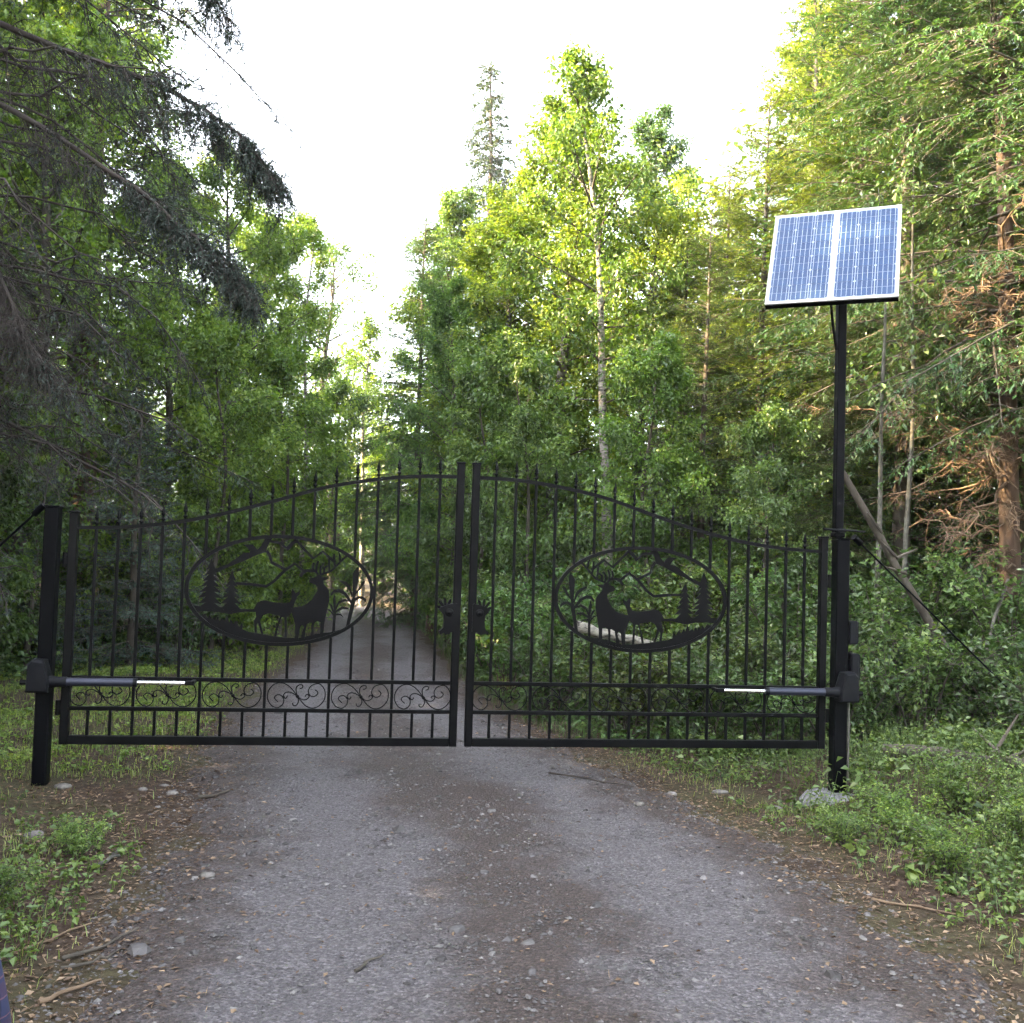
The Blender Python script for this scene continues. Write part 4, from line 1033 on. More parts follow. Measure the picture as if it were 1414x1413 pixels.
# fallen and leaning logs
def log(name, p0, p1, r, mat, label, stubs=4, seed=0, endmat=None):
    rr = np.random.default_rng(seed); p0, p1 = np.array(p0, float), np.array(p1, float); d = p1 - p0
    t = np.linspace(0, 1, 9)[:, None]
    P = d * t + np.cumsum(rr.normal(0, .012, (9, 3)), 0)
    root = empty(name, p0)
    g = Geo(); g.tube(P, r * (1 - .35 * t[:, 0]), 10); g.build("stem", mat, root, True)
    for i in range(stubs):
        s = rr.uniform(.2, .9); b = d * s; v = unit(rr.normal(0, 1, 3)) * rr.uniform(.12, .4); v[2] = abs(v[2])
        g = Geo(); g.tube([b, b + v * .6, b + v], [r * .35, r * .22, r * .1], 5); g.build("branch_stub", mat, root, True)
    tag(root, label, "log"); return root
log("leaning_log", (5.05, 2.2, float(terrain(5.05, 2.2)) - .05), (3.55, 2.0, 2.25), .046, MT["bark"], "grey mossy dead trunk leaning through the shrubs right of the solar pole", 5, 2)
log("leaning_log", (4.55, 1.9, float(terrain(4.55, 1.9)) - .05), (5.15, 2.1, 1.35), .022, MT["greybark"], "thin dead stick propped against the leaning grey trunk", 1, 9)
log("fallen_log", (1.12, 1.9, .88), (1.95, 2.3, .70), .050, MT["birch"], "pale fallen birch log glimpsed through the right oval", 0, 4)
log("fallen_log", (3.05, .35, float(terrain(3.05, .35)) + .12), (4.3, -.55, float(terrain(4.3, -.55)) + .10), .050, MT["bark"], "dark crooked fallen branch lying in the herbs beyond the thick post", 3, 6)
log("stump", (1.72, 2.22, -.05), (1.74, 2.22, .68), .07, MT["bark"], "low dark stump propping up the pale fallen log", 1, 18)
log("stump", (0.62, 12.4, -.05), (0.66, 12.5, 1.9), .17, MT["redbark"], "red-brown broken stump beside the far drive", 2, 8)

# ---------------------------------------------------------------- shrubs
SH = [shrub(71, 1.2, .75, 18, 11, 19, .058), shrub(72, 1.0, .85, 18, 11, 19, .054), shrub(73, .7, .6, 15, 10, 17, .05)]
SHD = [(mesh_data("stems", *b, MT["bark"], smooth=True), crown_data("leaves", c, MT["leaf2"])) for b, c in SH]
def bush(i, x, y, s, label, tint=(1, 1, 1), group="shrubs under the trees"):
    root = empty("shrub", (x, y, float(terrain(x, y)) - .02), (x * 53.1 + y * 17.9) % 6.283); root.scale = (s, s, s)
    tag(root, label, "shrub", group)
    link("stems", SHD[i][0], root); link("leaves", SHD[i][1], root).color = (*tint, 1)
bl = [
 # solar pole side, behind the right leaf, from the drive outwards
 (0, 0.85, 4.2, .95, "leafy shrub at the drive's edge just past the meeting stiles"),
 (1, 1.15, 2.9, .9, "shrub seen between the lock cover and the right oval"),
 (0, 1.75, 4.6, 1.2, "tall shrub behind the left tip of the right oval"),
 (2, 1.55, 1.75, .95, "low shrub below the left end of the right oval"),
 (1, 2.1, 3.1, 1.05, "rounded shrub framed inside the right oval"),
 (2, 2.15, 1.5, 1.0, "low shrub under the middle of the right oval"),
 (0, 2.75, 4.0, 1.2, "shrub behind the pine cut-outs of the right oval"),
 (1, 2.85, 2.2, 1.0, "shrub behind the last pickets of the right leaf"),
 (2, 2.6, 1.2, .85, "low shrub at the foot of the right leaf's outer stile"),
 (0, 3.4, 2.7, 1.15, "broad shrub straight behind the thick post"),
 (1, 3.15, 1.3, 1.0, "shrub touching the brace rod beside the control boxes"),
 (0, 4.1, 2.4, 1.2, "shrub under the upper end of the leaning grey trunk"),
 (1, 3.85, 1.35, .95, "shrub below the middle of the brace rod"),
 (0, 4.9, 3.2, 1.25, "tall shrub below the dry brown branches"),
 (1, 4.7, 1.35, 1.0, "shrub at the foot of the leaning grey trunk"),
 (2, 4.3, .55, 1.0, "low shrub where the brace rod ends"),
 (0, 5.4, 2.5, 1.2, "shrub at the frame edge behind the leaning trunk's foot"),
 (2, 5.1, .3, 1.0, "low shrub at the frame edge above the crooked fallen branch"),
 (1, 1.0, 6.4, 1.1, "shrub beside the drive behind the right lock cover"),
 (0, 0.95, 8.6, 1.1, "shrub beside the drive at the foot of the slender sapling"),
 (1, 0.85, 11.0, 1.2, "shrub beside the drive in front of the red-brown stump"),
 (0, 1.9, 7.4, 1.3, "large shrub at the foot of the white birch"),
 # plain post side
 (1, -3.0, 7.3, 1.0, "dark shrub at the foot of the small blue-green fir"),
 (0, -4.1, 7.4, 1.15, "shrub behind the plain end of the left leaf"),
 (1, -2.65, 9.6, 1.05, "shrub at the grass edge behind the left oval"),
 (0, -3.6, 9.2, 1.25, "tall shrub deep behind the left oval"),
 (2, -4.6, 6.4, 1.1, "low shrub in the gap between post and left leaf"),
 (1, -4.9, 5.0, 1.1, "shrub left of the plain gate post"),
 (0, -2.35, 12.4, 1.15, "shrub beside the drive's grassy far edge"),
 (1, -2.2, 15.0, 1.1, "shrub at the foot of the slim white-stemmed birch"),
 (0, -2.4, 18.2, 1.2, "shrub in the shade at the far bend"),
]
tr_ = np.random.default_rng(17)
for i, x, y, s, lb in bl:
    k = tr_.uniform(.65, 1.25); w_ = tr_.uniform(.85, 1.25)
    bush(i, x, y, s * tr_.uniform(.85, 1.1), lb, tint=(k * w_, k, k * tr_.uniform(.7, 1.1)))

for i, x, y, s, lb in [
 (2, 2.35, -1.25, .42, "low yellow-green bush on the verge in front of the thick post"),
 (2, 2.15, -2.05, .36, "low bush where the gravel edge bends, below the concrete collar"),
 (1, 2.75, -1.75, .36, "wider low bush on the near verge of the solar pole side"),
 (2, 3.0, -.75, .50, "low bush beside the crooked fallen branch"),
 (2, 2.45, -2.75, .36, "low bush nearest the bottom corner on the solar pole side"),
 (1, 3.15, -2.3, .40, "low bush at the frame edge of the near verge"),
 (2, 1.95, -1.35, .28, "smallest low bush on the gravel edge near the thick post"),
 (2, -2.75, -.95, .40, "low leafy clump on top of the bank beside the plain post"),
 (2, -2.02, -2.45, .30, "low leafy clump on the bank near the plaid sleeve"),
 (2, -1.92, -1.55, .24, "small leafy clump halfway down the bank"),
]:
    k = tr_.uniform(1.15, 1.7); bush(i, x, y, s, lb, tint=(k * 1.15, k, k * .75), group="low bushes on the verges")

# ---------------------------------------------------------------- the wood behind and around, too dense to tell apart: one mass
def forest_mass():
    r = np.random.default_rng(99); geoT, L = [], []
    spots = []
    def row(x0, y0, x1, y1, n, jit, h0, h1):
        t = (np.arange(n) + .5) / n
        for q in t: spots.append((x0 + (x1 - x0) * q + r.normal(0, jit), y0 + (y1 - y0) * q + r.normal(0, jit), r.uniform(h0, h1)))
    row(-8.5, -10, -8.5, 19, 23, .6, 10, 11.6); row(-10.5, -10, -10.5, 20, 16, 1.0, 10, 11.8); row(-12.5, -10, -12.5, 21, 13, 1.5, 10.5, 12.5)
    row(-18, -6, -18, 22, 9, 2, 10.5, 13)
    row(10.5, -4, 10.5, 20, 13, .9, 11, 15); row(14.5, -4, 14, 34, 12, 1.5, 12, 16)
    row(4.5, 21, 12, 21, 5, 1.0, 9, 12); row(2, 30, 16, 30, 8, 1.5, 9, 12); row(-20, 38, 14, 40, 16, 2, 8, 11)
    row(-9, 27, -6, 33, 3, 1.0, 7, 9); row(-3.2, 33, 4, 30, 6, .6, 4, 6)
    row(-10, -34, 11, -34, 9, 1.5, 8, 10)
    for x, y, h in spots:
        n = 1800 if (y > 17 or x > 0) else 950; zc = float(terrain(x, y)); rad = h * r.uniform(.17, .23)
        u = r.random(n) ** .85; con = r.random() < .5
        pr = (1 - u) ** .75 if con else np.sin(np.pi * (u * .8 + .17)) ** .7
        # clumps
        k = 90; cu = r.random(k); ca = r.random(k) * 6.283; cr_ = np.sqrt(r.random(k)) * .95
        cp = ((1 - cu) ** .75 if con else np.sin(np.pi * (cu * .8 + .17)) ** .7) * rad * (.35 + .65 * cr_)
        ci = r.integers(0, k, n)
        c = np.stack([np.cos(ca) * cp, np.sin(ca) * cp, (.06 + .93 * cu) * h], 1)
        pos = c[ci] + r.normal(0, 1, (n, 3)) * np.array([.42, .42, .30])
        pos += np.array([x, y, zc]); pos[:, 2] = np.maximum(pos[:, 2], zc + .05)
        L.append((pos, r.normal(0, .14, k)[ci] + (.35 if con else .52)))
        P = np.array([[x, y, zc - .1], [x + r.normal(0, .1), y, zc + h * .5], [x, y, zc + h * .95]]); geoT.append(tubes(P[None], np.array([[.16, .10, .02]]), 6))
    pos = np.concatenate([a for a, _ in L]); v = np.concatenate([b for _, b in L]); n = len(pos)
    d = unit(r.normal(0, 1, (n, 3)) * np.array([1, 1, .6]) + np.array([0, 0, -.3])); nrm = unit(np.array([0, 0, 1.0]) + r.normal(0, .7, (n, 3)))
    ln = r.uniform(.16, .32, n) * np.where((pos[:, 1] > 17) | (pos[:, 0] > 0), .95, 1.75)
    V, Q = leaf_quads(pos, d, nrm, ln, ln * .62)
    root = empty("forest"); tag(root, "dense dim forest filling the distance on every side", "forest", kind="stuff")
    o = link("forest_foliage", crown_data("forest_foliage", (V, Q, np.clip(v + r.normal(0, .15, n), 0, 1)), MT["leaf"]), root); o["kind"] = "stuff"
    o = link("forest_trunks", mesh_data("forest_trunks", *cat_geo(geoT), MT["bark"], smooth=True), root); o["kind"] = "stuff"
forest_mass()

# ================================================================== ground cover and small things
r = np.random.default_rng(5)
def scatter(n, x0, x1, y0, y1, dens):
    x = r.uniform(x0, x1, n); y = r.uniform(y0, y1, n); k = r.random(n) < dens(x, y); return x[k], y[k]
def patch(x, y, s, k): return .5 + .5 * wob(x, y, s, k)

# low leafy herbs: plants of six to ten leaves
def herbs(name, label, x, y, h, leaf, nl, mat, tint=None, seed=1):
    q = np.random.default_rng(seed); n = len(x); i = np.repeat(np.arange(n), nl); m = len(i)
    hh = (h if np.ndim(h) else np.full(n, h)) * q.uniform(.5, 1.25, n); az = q.random(m) * 6.283
    zz = q.random(m) ** .7; sp = hh[i] * q.uniform(.15, .75, m)
    z0 = surf(x, y)
    pos = np.stack([x[i] + np.cos(az) * sp, y[i] + np.sin(az) * sp, z0[i] + .008 + hh[i] * zz], 1)
    d = np.stack([np.cos(az), np.sin(az), q.normal(-.1, .35, m)], 1)
    nrm = unit(np.array([0, 0, 1.0]) + q.normal(0, .35, (m, 3)))
    sz = q.uniform(.75, 1.25, n)[i] * leaf * q.uniform(.55, 1.25, m)
    V, Q = leaf_quads(pos, d, nrm, sz, sz * q.uniform(.55, .85, m))
    v = np.clip(.48 + q.normal(0, .17, n)[i] + q.normal(0, .14, m), 0, 1)
    # stalks
    keep = q.random(m) < .3; i, pos = i[keep], pos[keep]; m = len(i)
    S0 = np.stack([x[i] * .7 + pos[:, 0] * .3, y[i] * .7 + pos[:, 1] * .3, z0[i] - .01], 1)
    k = len(V); side = unit(np.cross(pos - S0 + 1e-4, np.array([.3, .8, .2]))) * .0016
    V2 = np.stack([S0 - side, S0 + side, pos + side, pos - side], 1).reshape(-1, 3)
    V = np.vstack([V, V2]); Q = np.vstack([Q, np.arange(m * 4).reshape(-1, 4) + k]); v = np.concatenate([v, v[keep] * .7])
    o = link(name, crown_data(name, (V, Q, v), MT[mat])); tag(o, label, "ground cover", kind="stuff"); return o
# right foreground and behind the thick post
def dR(x, y):
    o = x - road_c(y) - road_w(y)
    near = sstep(.15, .8, o) * (.38 + .62 * sstep(.35, .60, patch(x, y, 1.9, 11)))
    bare = 1 - .85 * np.exp(-(((x - 1.95) / .75) ** 2 + ((y + .25) / .55) ** 2)) - .8 * np.exp(-(((x - 3.15) / .22) ** 2 + ((y + .35) / .25) ** 2))
    return np.clip(near * np.clip(bare, 0, 1), 0, 1)
x, y = scatter(9500, 1.0, 6.5, -4.6, 1.4, dR)
herbs("undergrowth", "low green herbs covering the verge on the solar pole side", x, y, .04 + .13 * sstep(.2, 1.3, off_road(x, y)), .032, 9, "herb", seed=2)
x, y = scatter(1500, 1.0, 6.5, -4.6, 1.2, lambda x, y: dR(x, y) * sstep(.45, .65, patch(x, y, 2.7, 17)))
herbs("undergrowth", "clumps of broader leaved plants on the solar pole side verge", x, y, .08 + .14 * sstep(.3, 1.3, off_road(x, y)), .056, 8, "herb", seed=7)
def dRb(x, y): return sstep(0.02, .5, x - road_c(y) - road_w(y)) * .9
x, y = scatter(5200, .2, 6.5, 1.2, 9, dRb)
herbs("undergrowth", "taller green herbs under the shrubs behind the right leaf", x, y, .12 + .14 * sstep(.2, 1.0, off_road(x, y)), .050, 8, "leaf2", seed=3)
# left foreground: two leafy patches on the bank
def dL(x, y):
    g = np.exp(-(((x + 1.98) / .20) ** 2 + ((y + 2.1) / .55) ** 2)) + 1.0 * np.exp(-(((x + 2.05) / .22) ** 2 + ((y + 2.95) / .45) ** 2)) + .8 * np.exp(-(((x + 2.65) / .22) ** 2 + ((y + 1.05) / .28) ** 2)) + .35 * np.exp(-(((x + 2.0) / .2) ** 2 + ((y + 1.15) / .2) ** 2))
    g = g + .7 * sstep(-2.9, -3.4, x) + .4 * np.exp(-(((x + 1.75) / .14) ** 2 + ((y + 1.75) / .35) ** 2))
    return np.clip(g, 0, 1) * sstep(.0, .2, -(x - road_c(y)) - road_w(y))
x, y = scatter(4600, -5.0, -1.3, -4.4, 0.2, dL)
herbs("undergrowth", "leafy clumps of herbs on the bank below the plain post", x, y, .08, .030, 9, "herb", seed=4)
x, y = scatter(2600, -8.0, -2.9, 3.2, 10, lambda x, y: sstep(-3.2, -4.2, x - .35 * (y - 6)) * .8)
herbs("undergrowth", "shaded herbs along the tree line behind the left leaf", x, y, .22, .07, 8, "leaf2", seed=6)

def dG(x, y):
    o = -(x - road_c(y)) - road_w(y)
    return sstep(-.05, .35, o) * (.35 + .65 * sstep(.30, .6, patch(x, y, 2.3, 21))) * (1 - .9 * np.exp(-(((x + 2.1) / .8) ** 2 + ((y + .15) / .42) ** 2)))
x, y = scatter(5200, -6.5, -1.6, .3, 8.5, lambda x, y: dG(x, y))
herbs("undergrowth", "fresh green clover in the grass behind the left leaf", x, y, .05, .032, 6, "herb", seed=9).color = (1.4, 1.4, 1.0, 1)  # brighter tint paints light into the shaded clover
# grass on the verges
def grass(name, label, x, y, h, mat, seed, w=.0019, lean=.7):
    q = np.random.default_rng(seed); n = len(x); az = q.random(n) * 6.283; hh = h * q.uniform(.4, 1.3, n)
    b = np.stack([x, y, surf(x, y) - .004], 1); o = np.stack([np.cos(az), np.sin(az), 0 * az], 1); s = np.stack([-np.sin(az), np.cos(az), 0 * az], 1) * w * q.uniform(.6, 1.4, n)[:, None]
    ln = lean * q.uniform(.2, 1.4, n)[:, None]
    mid = b + o * hh[:, None] * ln * .35 + np.array([0, 0, 1.0]) * hh[:, None] * .6; tip = b + o * hh[:, None] * ln + np.array([0, 0, 1.0]) * (hh[:, None] * np.clip(1.1 - ln * .45, .15, 1))
    V = np.stack([b - s, b + s, mid + s * .7, mid - s * .7, tip], 1).reshape(-1, 3); k = np.arange(n)[:, None] * 5
    v = np.clip(.45 + .25 * wob(x, y, 2.0, 9) + q.normal(0, .18, n), 0, 1)
    me = mesh_data(name, V, [k + np.array([[0, 1, 2, 3]]), k + np.array([[3, 2, 4]])], MT[mat], vals=np.concatenate([v, v]))
    o = link(name, me); tag(o, label, "grass", kind="stuff"); return o
x, y = scatter(70000, -6.5, -1.2, .1, 11, dG)
grass("grass", "thin yellow-green grass verge behind the left leaf", x, y, .065, "grass", 8).color = (1.35, 1.4, 1.1, 1)  # lifted tint puts light into grass that lies in tree shade
x, y = scatter(26000, -5.0, -1.4, -4.2, .3, lambda x, y: dG(x, y) * (.12 + .6 * sstep(.45, .7, patch(x, y, 2.6, 37))))
grass("grass", "sparse grass on the bank below the plain post", x, y, .05, "grass", 10)
x, y = scatter(30000, .9, 5.5, -4.5, 1.5, lambda x, y: sstep(.0, .35, x - road_c(y) - road_w(y)) * (.06 + .5 * sstep(.4, .7, patch(x, y, 2.9, 31))))
grass("grass", "sparse grass among the herbs on the solar pole side", x, y, .06, "grass", 12)
x, y = scatter(14000, .2, 2.0, 1.5, 16, lambda x, y: sstep(-.02, .10, x - road_c(y) - road_w(y)) * (1 - sstep(.35, .8, x - road_c(y) - road_w(y))))
grass("grass", "green grass fringe along the drive behind the right leaf", x, y, .14, "leaf2", 14)
x, y = scatter(9000, -2.6, -1.0, 9, 24, lambda x, y: sstep(-.02, .2, -(x - road_c(y)) - road_w(y)) * .9)
grass("grass", "grass fringe beside the far stretch of the drive", x, y, .12, "grass", 16)

# leaf and needle litter
def litter(name, label, x, y, ln, wd, mat, seed, tilt=.25):
    q = np.random.default_rng(seed); n = len(x); az = q.random(n) * 6.283
    pos = np.stack([x, y, surf(x, y) + .004 + .006 * q.random(n)], 1)
    d = np.stack([np.cos(az), np.sin(az), q.normal(0, tilt * .5, n)], 1); nrm = unit(np.array([0, 0, 1.0]) + q.normal(0, tilt, (n, 3)))
    L = ln * q.uniform(.4, 1.4, n)
    V, Q = leaf_quads(pos, d, nrm, L, wd * q.uniform(.6, 1.4, n), .12)
    tag(link(name, crown_data(name, (V, Q, np.clip(q.normal(.45, .25, n), 0, 1)), MT[mat])), label, "leaf litter", kind="stuff")
def dE(x, y):
    o = off_road(x, y); return np.exp(-((o - .12) / .38) ** 2) * .95 + .45 * sstep(.2, .5, o) + .05
x, y = scatter(52000, -4.2, 4.2, -4.6, 2.5, dE)
litter("leaf_litter", "brown crumbs of dead leaves along both edges of the drive", x, y, .026, .015, "litter", 21)
x, y = scatter(30000, -3.8, 3.6, -4.6, 2.0, dE)
litter("needle_litter", "fallen needles and dry stalks along the drive edges", x, y, .055, .0032, "litter", 22, .15)
def dS(x, y): return np.exp(-(((x - road_c(y) - road_w(y)) - .12) / .16) ** 2) + .5 * np.exp(-(((-(x - road_c(y)) - road_w(y)) - .2) / .3) ** 2)
x, y = scatter(1500, -2.6, 2.6, -4.5, .5, lambda x, y: dS(x, y) * .8)
litter("dry_straw", "pale dry stalks strewn where the gravel meets the herbs", x, y, .11, .004, "straw", 23, .15)

# gravel
def pebbles(name, label, x, y, size, seed, mat="stone"):
    q = np.random.default_rng(seed); n = len(x)
    if size > .012:      # rounder stones where they are large enough to read
        a6 = np.arange(6) * math.pi / 3
        O = np.vstack([np.stack([np.cos(a6), np.sin(a6), 0 * a6 - .35], 1), np.stack([np.cos(a6 + .5) * .72, np.sin(a6 + .5) * .72, 0 * a6 + .62], 1), [[.05, .08, .92]]])
        T = np.array([[i, (i + 1) % 6, 6 + i] for i in range(6)] + [[(i + 1) % 6, 6 + (i + 1) % 6, 6 + i] for i in range(6)] + [[6 + i, 6 + (i + 1) % 6, 12] for i in range(6)])
    else:
        O = np.array([[1, 0, -.3], [-1, 0, -.3], [0, 1, -.3], [0, -1, -.3], [.25, .15, .8]], float)
        T = np.array([[0, 2, 4], [2, 1, 4], [1, 3, 4], [3, 0, 4]])
    s = size * np.exp(q.normal(0, .42, n)); ax = np.stack([s * q.uniform(.7, 1.2, n), s * q.uniform(.6, 1.0, n), s * q.uniform(.3, .55, n)], 1)
    V = O[None] * ax[:, None] * q.uniform(.75, 1.15, (n, len(O), 1)); a = q.random(n) * 6.283; c, si = np.cos(a)[:, None], np.sin(a)[:, None]
    X = V[..., 0] * c - V[..., 1] * si; Yy = V[..., 0] * si + V[..., 1] * c
    V = np.stack([X + x[:, None], Yy + y[:, None], V[..., 2] + (surf(x, y) + ax[:, 2] * .25)[:, None]], -1).reshape(-1, 3)
    F_ = (T[None] + np.arange(n)[:, None, None] * len(O)).reshape(-1, 3)
    v = np.repeat(np.clip(q.normal(.40, .22, n), 0, 1), len(T))
    tag(link(name, mesh_data(name, V, F_, MT[mat], vals=v)), label, "gravel", kind="stuff")
def dP(x, y):
    o = np.abs(x - road_c(y)) / road_w(y); t = np.exp(-((o - .47) / .16) ** 2)
    return (1 - sstep(.95, 1.12, o)) * (.35 + .65 * (1 - t)) * (.5 + .5 * patch(x, y, 2.2, 41))
x, y = scatter(52000, -2.1, 2.1, -4.4, 1.2, dP)
pebbles("gravel", "loose crushed stones on the drive in front of the gate", x, y, .0068, 31)
x, y = scatter(1700, -2.2, 2.1, -4.4, 3.0, dP)
pebbles("gravel", "coarser loose stones scattered over the drive", x, y, .0125, 32)
x, y = scatter(12000, -2.2, 1.2, 1.2, 7, dP)
pebbles("gravel", "loose stones on the drive beyond the gate", x, y, .009, 33)

# ---- single stones and sticks one can point at
def stone(x, y, s, label, mat="rock", seed=0, flat=.6, rz=0.0):
    q = np.random.default_rng(seed + 500); n1, n2 = 9, 6; V = []
    for i in range(n2 + 1):
        f = math.pi * i / n2
        for j in range(n1):
            a = 2 * math.pi * j / n1; k = 1 + .16 * math.sin(3 * a + seed) * math.sin(f) + q.normal(0, .06)
            V.append((s * 1.2 * k * math.sin(f) * math.cos(a), s * .85 * k * math.sin(f) * math.sin(a), s * flat * k * math.cos(f)))
    Q = [[i * n1 + j, (i + 1) * n1 + j, (i + 1) * n1 + (j + 1) % n1, i * n1 + (j + 1) % n1] for i in range(n2) for j in range(n1)]
    g = Geo(); g.add(V, None, Q); o = g.build("stone", MT[mat], None, True, (x, y, float(surf(x, y)) + s * flat * .45)); o.rotation_euler[2] = rz
    tag(o, label, "stone", "loose stones beside the drive")
stone(-1.27, -1.98, .030, "rounded white stone lying alone on the gravel, near the centre-left", seed=1)
stone(-1.72, -.30, .030, "pale stone at the road edge, largest of the cluster below the left leaf", seed=2)
stone(-1.90, -.22, .024, "pale stone just left of the largest one in the cluster", seed=3)
stone(-1.80, -.08, .026, "pale flat stone behind the cluster's largest stone", seed=4, flat=.4)
stone(-2.18, -1.32, .040, "white oval stone lying in bare soil on the bank", seed=5, rz=.5)
stone(-2.38, -.12, .042, "pale stone in front of the plain post's foot", seed=6, flat=.5)
stone(1.02, -.62, .026, "white stone at the drive's edge in front of the right leaf", seed=7)
stone(2.02, -.22, .045, "pale stone beside the concrete collar", seed=8, flat=.45)
stone(1.75, .06, .05, "flat pinkish stone in the dirt under the right leaf", seed=9, flat=.3)
stone(1.35, -.18, .03, "grey stone on bare dirt under the right oval", "darkrock", seed=10)
def stick(p, q_, rad, mat, label, bend=.02, seed=0):
    rr = np.random.default_rng(seed + 70); p, q_ = np.array(p, float), np.array(q_, float)
    P = np.array([[*(p + (q_ - p) * t), 0] for t in np.linspace(0, 1, 7)]); P[:, :2] += rr.normal(0, bend * .4, (7, 2)); P[:, 2] = surf(P[:, 0], P[:, 1]) + rad * .9 + np.abs(rr.normal(0, .004, 7))
    g = Geo(); g.tube(P - P[0], rad * np.linspace(1, .5, 7), 6)
    tag(g.build("stick", MT[mat], None, True, P[0]), label, "stick", "fallen sticks")
stick((-1.55, -.42), (-1.38, -.36), .012, "bark", "short dark chunk of bark beside the stone cluster", seed=1)
stick((-1.62, -2.85), (-1.42, -2.65), .008, "bark", "dark broken stick at the gravel edge, longer of two", seed=2)
stick((-1.60, -2.95), (-1.44, -2.82), .0065, "bark", "dark broken stick at the gravel edge, shorter of two", seed=3)
stick((-1.60, -3.22), (-1.45, -3.05), .009, "drytwig", "pale split stick at the bottom of the picture", seed=4)
stick((-1.78, -1.78), (-1.74, -1.50), .012, "greybark", "curled pale strip of wood lying on the herb patch", .04, seed=5)
stick((-1.95, -3.0), (-1.62, -2.5), .006, "drytwig", "long thin twig leaning out of the herb patch", seed=6)
stick((.62, .25), (1.12, -.12), .007, "twig", "thin dark twig on the gravel under the right leaf", seed=7)
stick((1.62, -2.35), (1.92, -2.55), .006, "drytwig", "straw coloured twig at the gravel edge, longest on the solar pole side", seed=8)
stick((-.62, -3.05), (-.52, -2.92), .006, "bark", "small dark twig lying in the wheel track", seed=9)

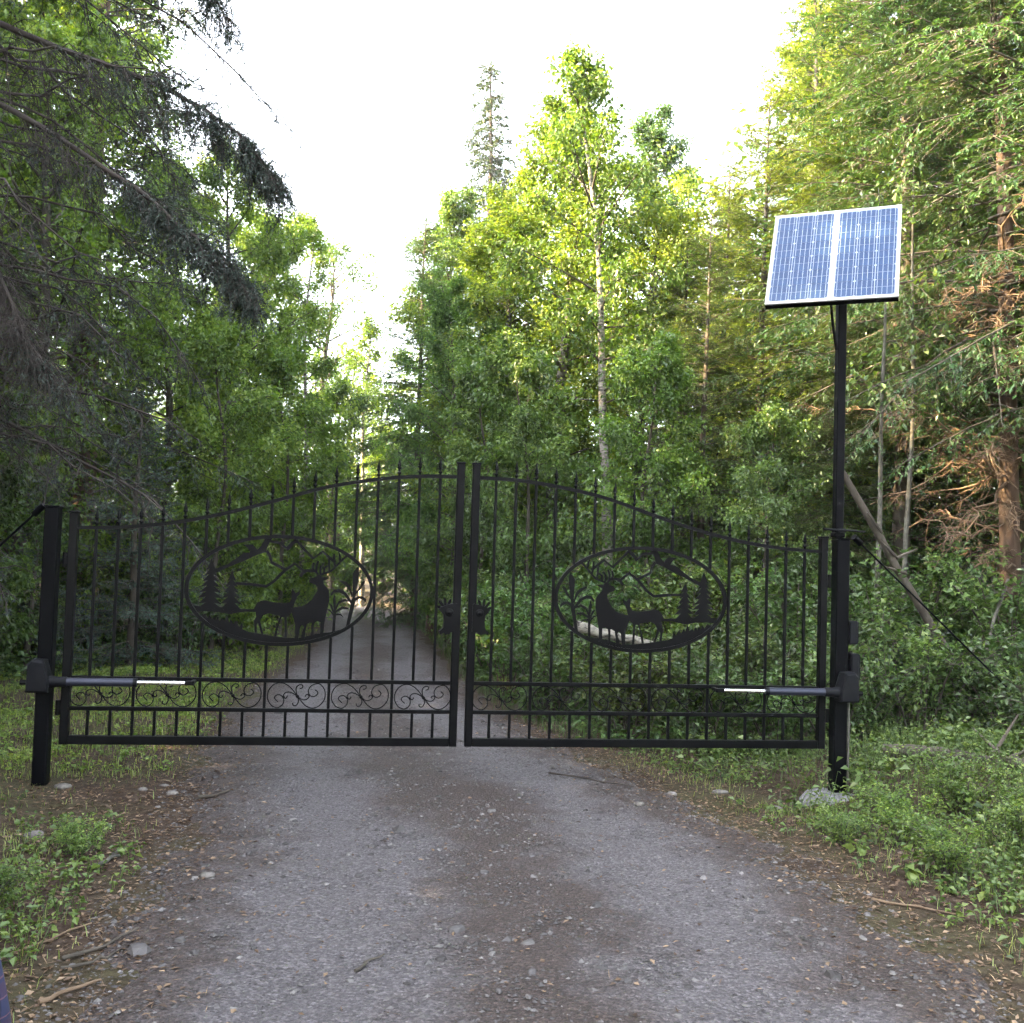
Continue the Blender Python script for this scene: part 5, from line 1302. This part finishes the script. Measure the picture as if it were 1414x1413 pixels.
# ================================================================== the companion whose plaid sleeve shows at the corner
def person():
    J = {"pelvis": (0, 0, .90, .135), "waist": (0, 0, 1.04, .122), "chest": (0, .01, 1.24, .142), "neck": (0, .0, 1.44, .055), "head": (0, .03, 1.55, .085), "crown": (0, .035, 1.665, .075),
         "hipl": (-.09, 0, .86, .088), "kneel": (-.10, .03, .48, .062), "ankl": (-.10, -.01, .09, .042), "toel": (-.11, .15, .035, .036),
         "hipr": (.09, 0, .86, .088), "kneer": (.10, .03, .48, .062), "ankr": (.10, -.01, .09, .042), "toer": (.11, .15, .035, .036),
         "shl": (-.17, 0, 1.37, .062), "ell": (-.25, -.04, 1.10, .046), "wrl": (-.21, .14, .93, .030), "hal": (-.20, .20, .89, .034),
         "shr": (.17, 0, 1.37, .062), "elr": (.27, -.05, 1.10, .047), "wrr": (.24, .13, .93, .030), "har": (.235, .19, .89, .034)}
    E_ = ["pelvis waist", "waist chest", "chest neck", "neck head", "head crown", "pelvis hipl", "hipl kneel", "kneel ankl", "ankl toel", "pelvis hipr", "hipr kneer", "kneer ankr", "ankr toer",
          "chest shl", "shl ell", "ell wrl", "wrl hal", "chest shr", "shr elr", "elr wrr", "wrr har"]
    for s, w in ((-1, "hal"), (1, "har")):
        bx, by, bz, _ = J[w]
        for k, (dx, L) in enumerate(((-.024, .060), (-.008, .070), (.008, .066), (.022, .052))):
            J[w + "f%d" % k] = (bx + dx, by + .035, bz - .022, .0095); J[w + "g%d" % k] = (bx + dx * 1.1, by + .035 + L * .5, bz - .022 - L * .6, .008)
            E_ += [w + " " + w + "f%d" % k, w + "f%d %sg%d" % (k, w, k)]
        J[w + "t"] = (bx - s * .035, by + .012, bz - .01, .010); J[w + "u"] = (bx - s * .045, by + .045, bz - .025, .009); E_ += [w + " " + w + "t", w + "t " + w + "u"]
    names = list(J); me = bpy.data.meshes.new("body")
    me.from_pydata([J[k][:3] for k in names], [tuple(names.index(a) for a in e.split()) for e in E_], [])
    o = bpy.data.objects.new("body_tmp", me); col.objects.link(o)
    md = o.modifiers.new("skin", 'SKIN'); 
    if not me.skin_vertices: me.attributes.new("x", 'FLOAT', 'POINT')
    for i, k in enumerate(names): me.skin_vertices[0].data[i].radius = (J[k][3],) * 2
    me.skin_vertices[0].data[0].use_root = True
    sb = o.modifiers.new("sub", 'SUBSURF'); sb.levels = sb.render_levels = 2
    dg = bpy.context.evaluated_depsgraph_get(); me2 = bpy.data.meshes.new_from_object(o.evaluated_get(dg)); bpy.data.objects.remove(o)
    m, n, l, p = new_mat("plaid_shirt")
    tc = n.new("ShaderNodeTexCoord"); sp = n.new("ShaderNodeSeparateXYZ"); l.new(tc.outputs["Object"], sp.inputs[0])
    def band(src, f, w): 
        return mathn(n, l, 'LESS_THAN', mathn(n, l, 'FRACT', mathn(n, l, 'MULTIPLY', src, f)), w)
    c = mixc(n, l, band(sp.outputs[2], 14.0, .4), (.014, .018, .055), (.028, .018, .048))
    c = mixc(n, l, band(mathn(n, l, 'ADD', sp.outputs[0], sp.outputs[1]), 14.0, .35), c, (.009, .011, .033))
    c = mixc(n, l, band(sp.outputs[2], 28.0, .08), c, (.10, .045, .07))
    l.new(c, p.inputs["Base Color"]); p.inputs["Roughness"].default_value = .9
    skin = rock_mat("skin_tone", (.45, .27, .19), (.52, .32, .23)); jeans = rock_mat("denim", (.03, .04, .08), (.05, .065, .12)); shoe = rock_mat("dark_shoe", (.02, .02, .02), (.04, .04, .04))
    for mm_ in (m, skin, jeans, shoe): me2.materials.append(mm_)
    for f in me2.polygons:
        cx, cy_, cz = f.center; f.use_smooth = True
        f.material_index = 3 if cz < .10 else 2 if cz < .86 and abs(cx) < .19 else 1 if cz > 1.45 or (abs(cx) > .17 and cz < .945) else 0
    root = empty("person", (-1.305, -5.16, float(surf(-1.305, -5.16)) - .005), 0.0); root.scale = (.70, .70, .70)
    tag(root, "person in a purple-blue plaid shirt, only a sleeve edge at the bottom corner", "person")
    b = link("body", me2, root)
    g = Geo(); g.lathe([(.03, .13), (.075, .115), (.100, .06), (.102, 0), (.10, -.06), (.085, -.12)], (0, .005, 1.60), 14); h = g.build("hair", rock_mat("brown_hair", (.03, .018, .01), (.07, .045, .025)), root, True)
    for s in (-1, 1):
        g = Geo(); g.lathe([(.0005, -.011), (.009, -.005), (.0105, 0), (.009, .005), (.0005, .011)], (s * .032, .112, 1.575), 8); g.build("eye", rock_mat("eye_white", (.6, .6, .6), (.7, .7, .7)), root, True)
    g = Geo(); g.tube([(0, .108, 1.58), (0, .130, 1.548), (0, .112, 1.54)], [.008, .013, .009], 8); g.build("nose", skin, root, True)
    g = Geo(); g.tube([(-.024, .108, 1.512), (0, .116, 1.510), (.024, .108, 1.512)], [.003, .006, .003], 6); g.build("mouth", rock_mat("lip", (.35, .13, .11), (.4, .16, .13)), root, True)
person()

# ================================================================== air: faint evening haze between the trees
def haze():
    g = Geo(); g.box((0, 10, 9.0), (150, 150, 21.0))
    m = bpy.data.materials.new("haze_air"); m.use_nodes = True; n, l = m.node_tree.nodes, m.node_tree.links; n.clear()
    out = n.new("ShaderNodeOutputMaterial"); pv = n.new("ShaderNodeVolumePrincipled")
    pv.inputs["Color"].default_value = (.92, .96, 1.0, 1); pv.inputs["Density"].default_value = HAZE; pv.inputs["Anisotropy"].default_value = .35
    l.new(pv.outputs[0], out.inputs["Volume"])
    tag(g.build("haze", m), "thin pale evening haze between the trees", "haze", kind="stuff")
HAZE = 0.0007
haze()
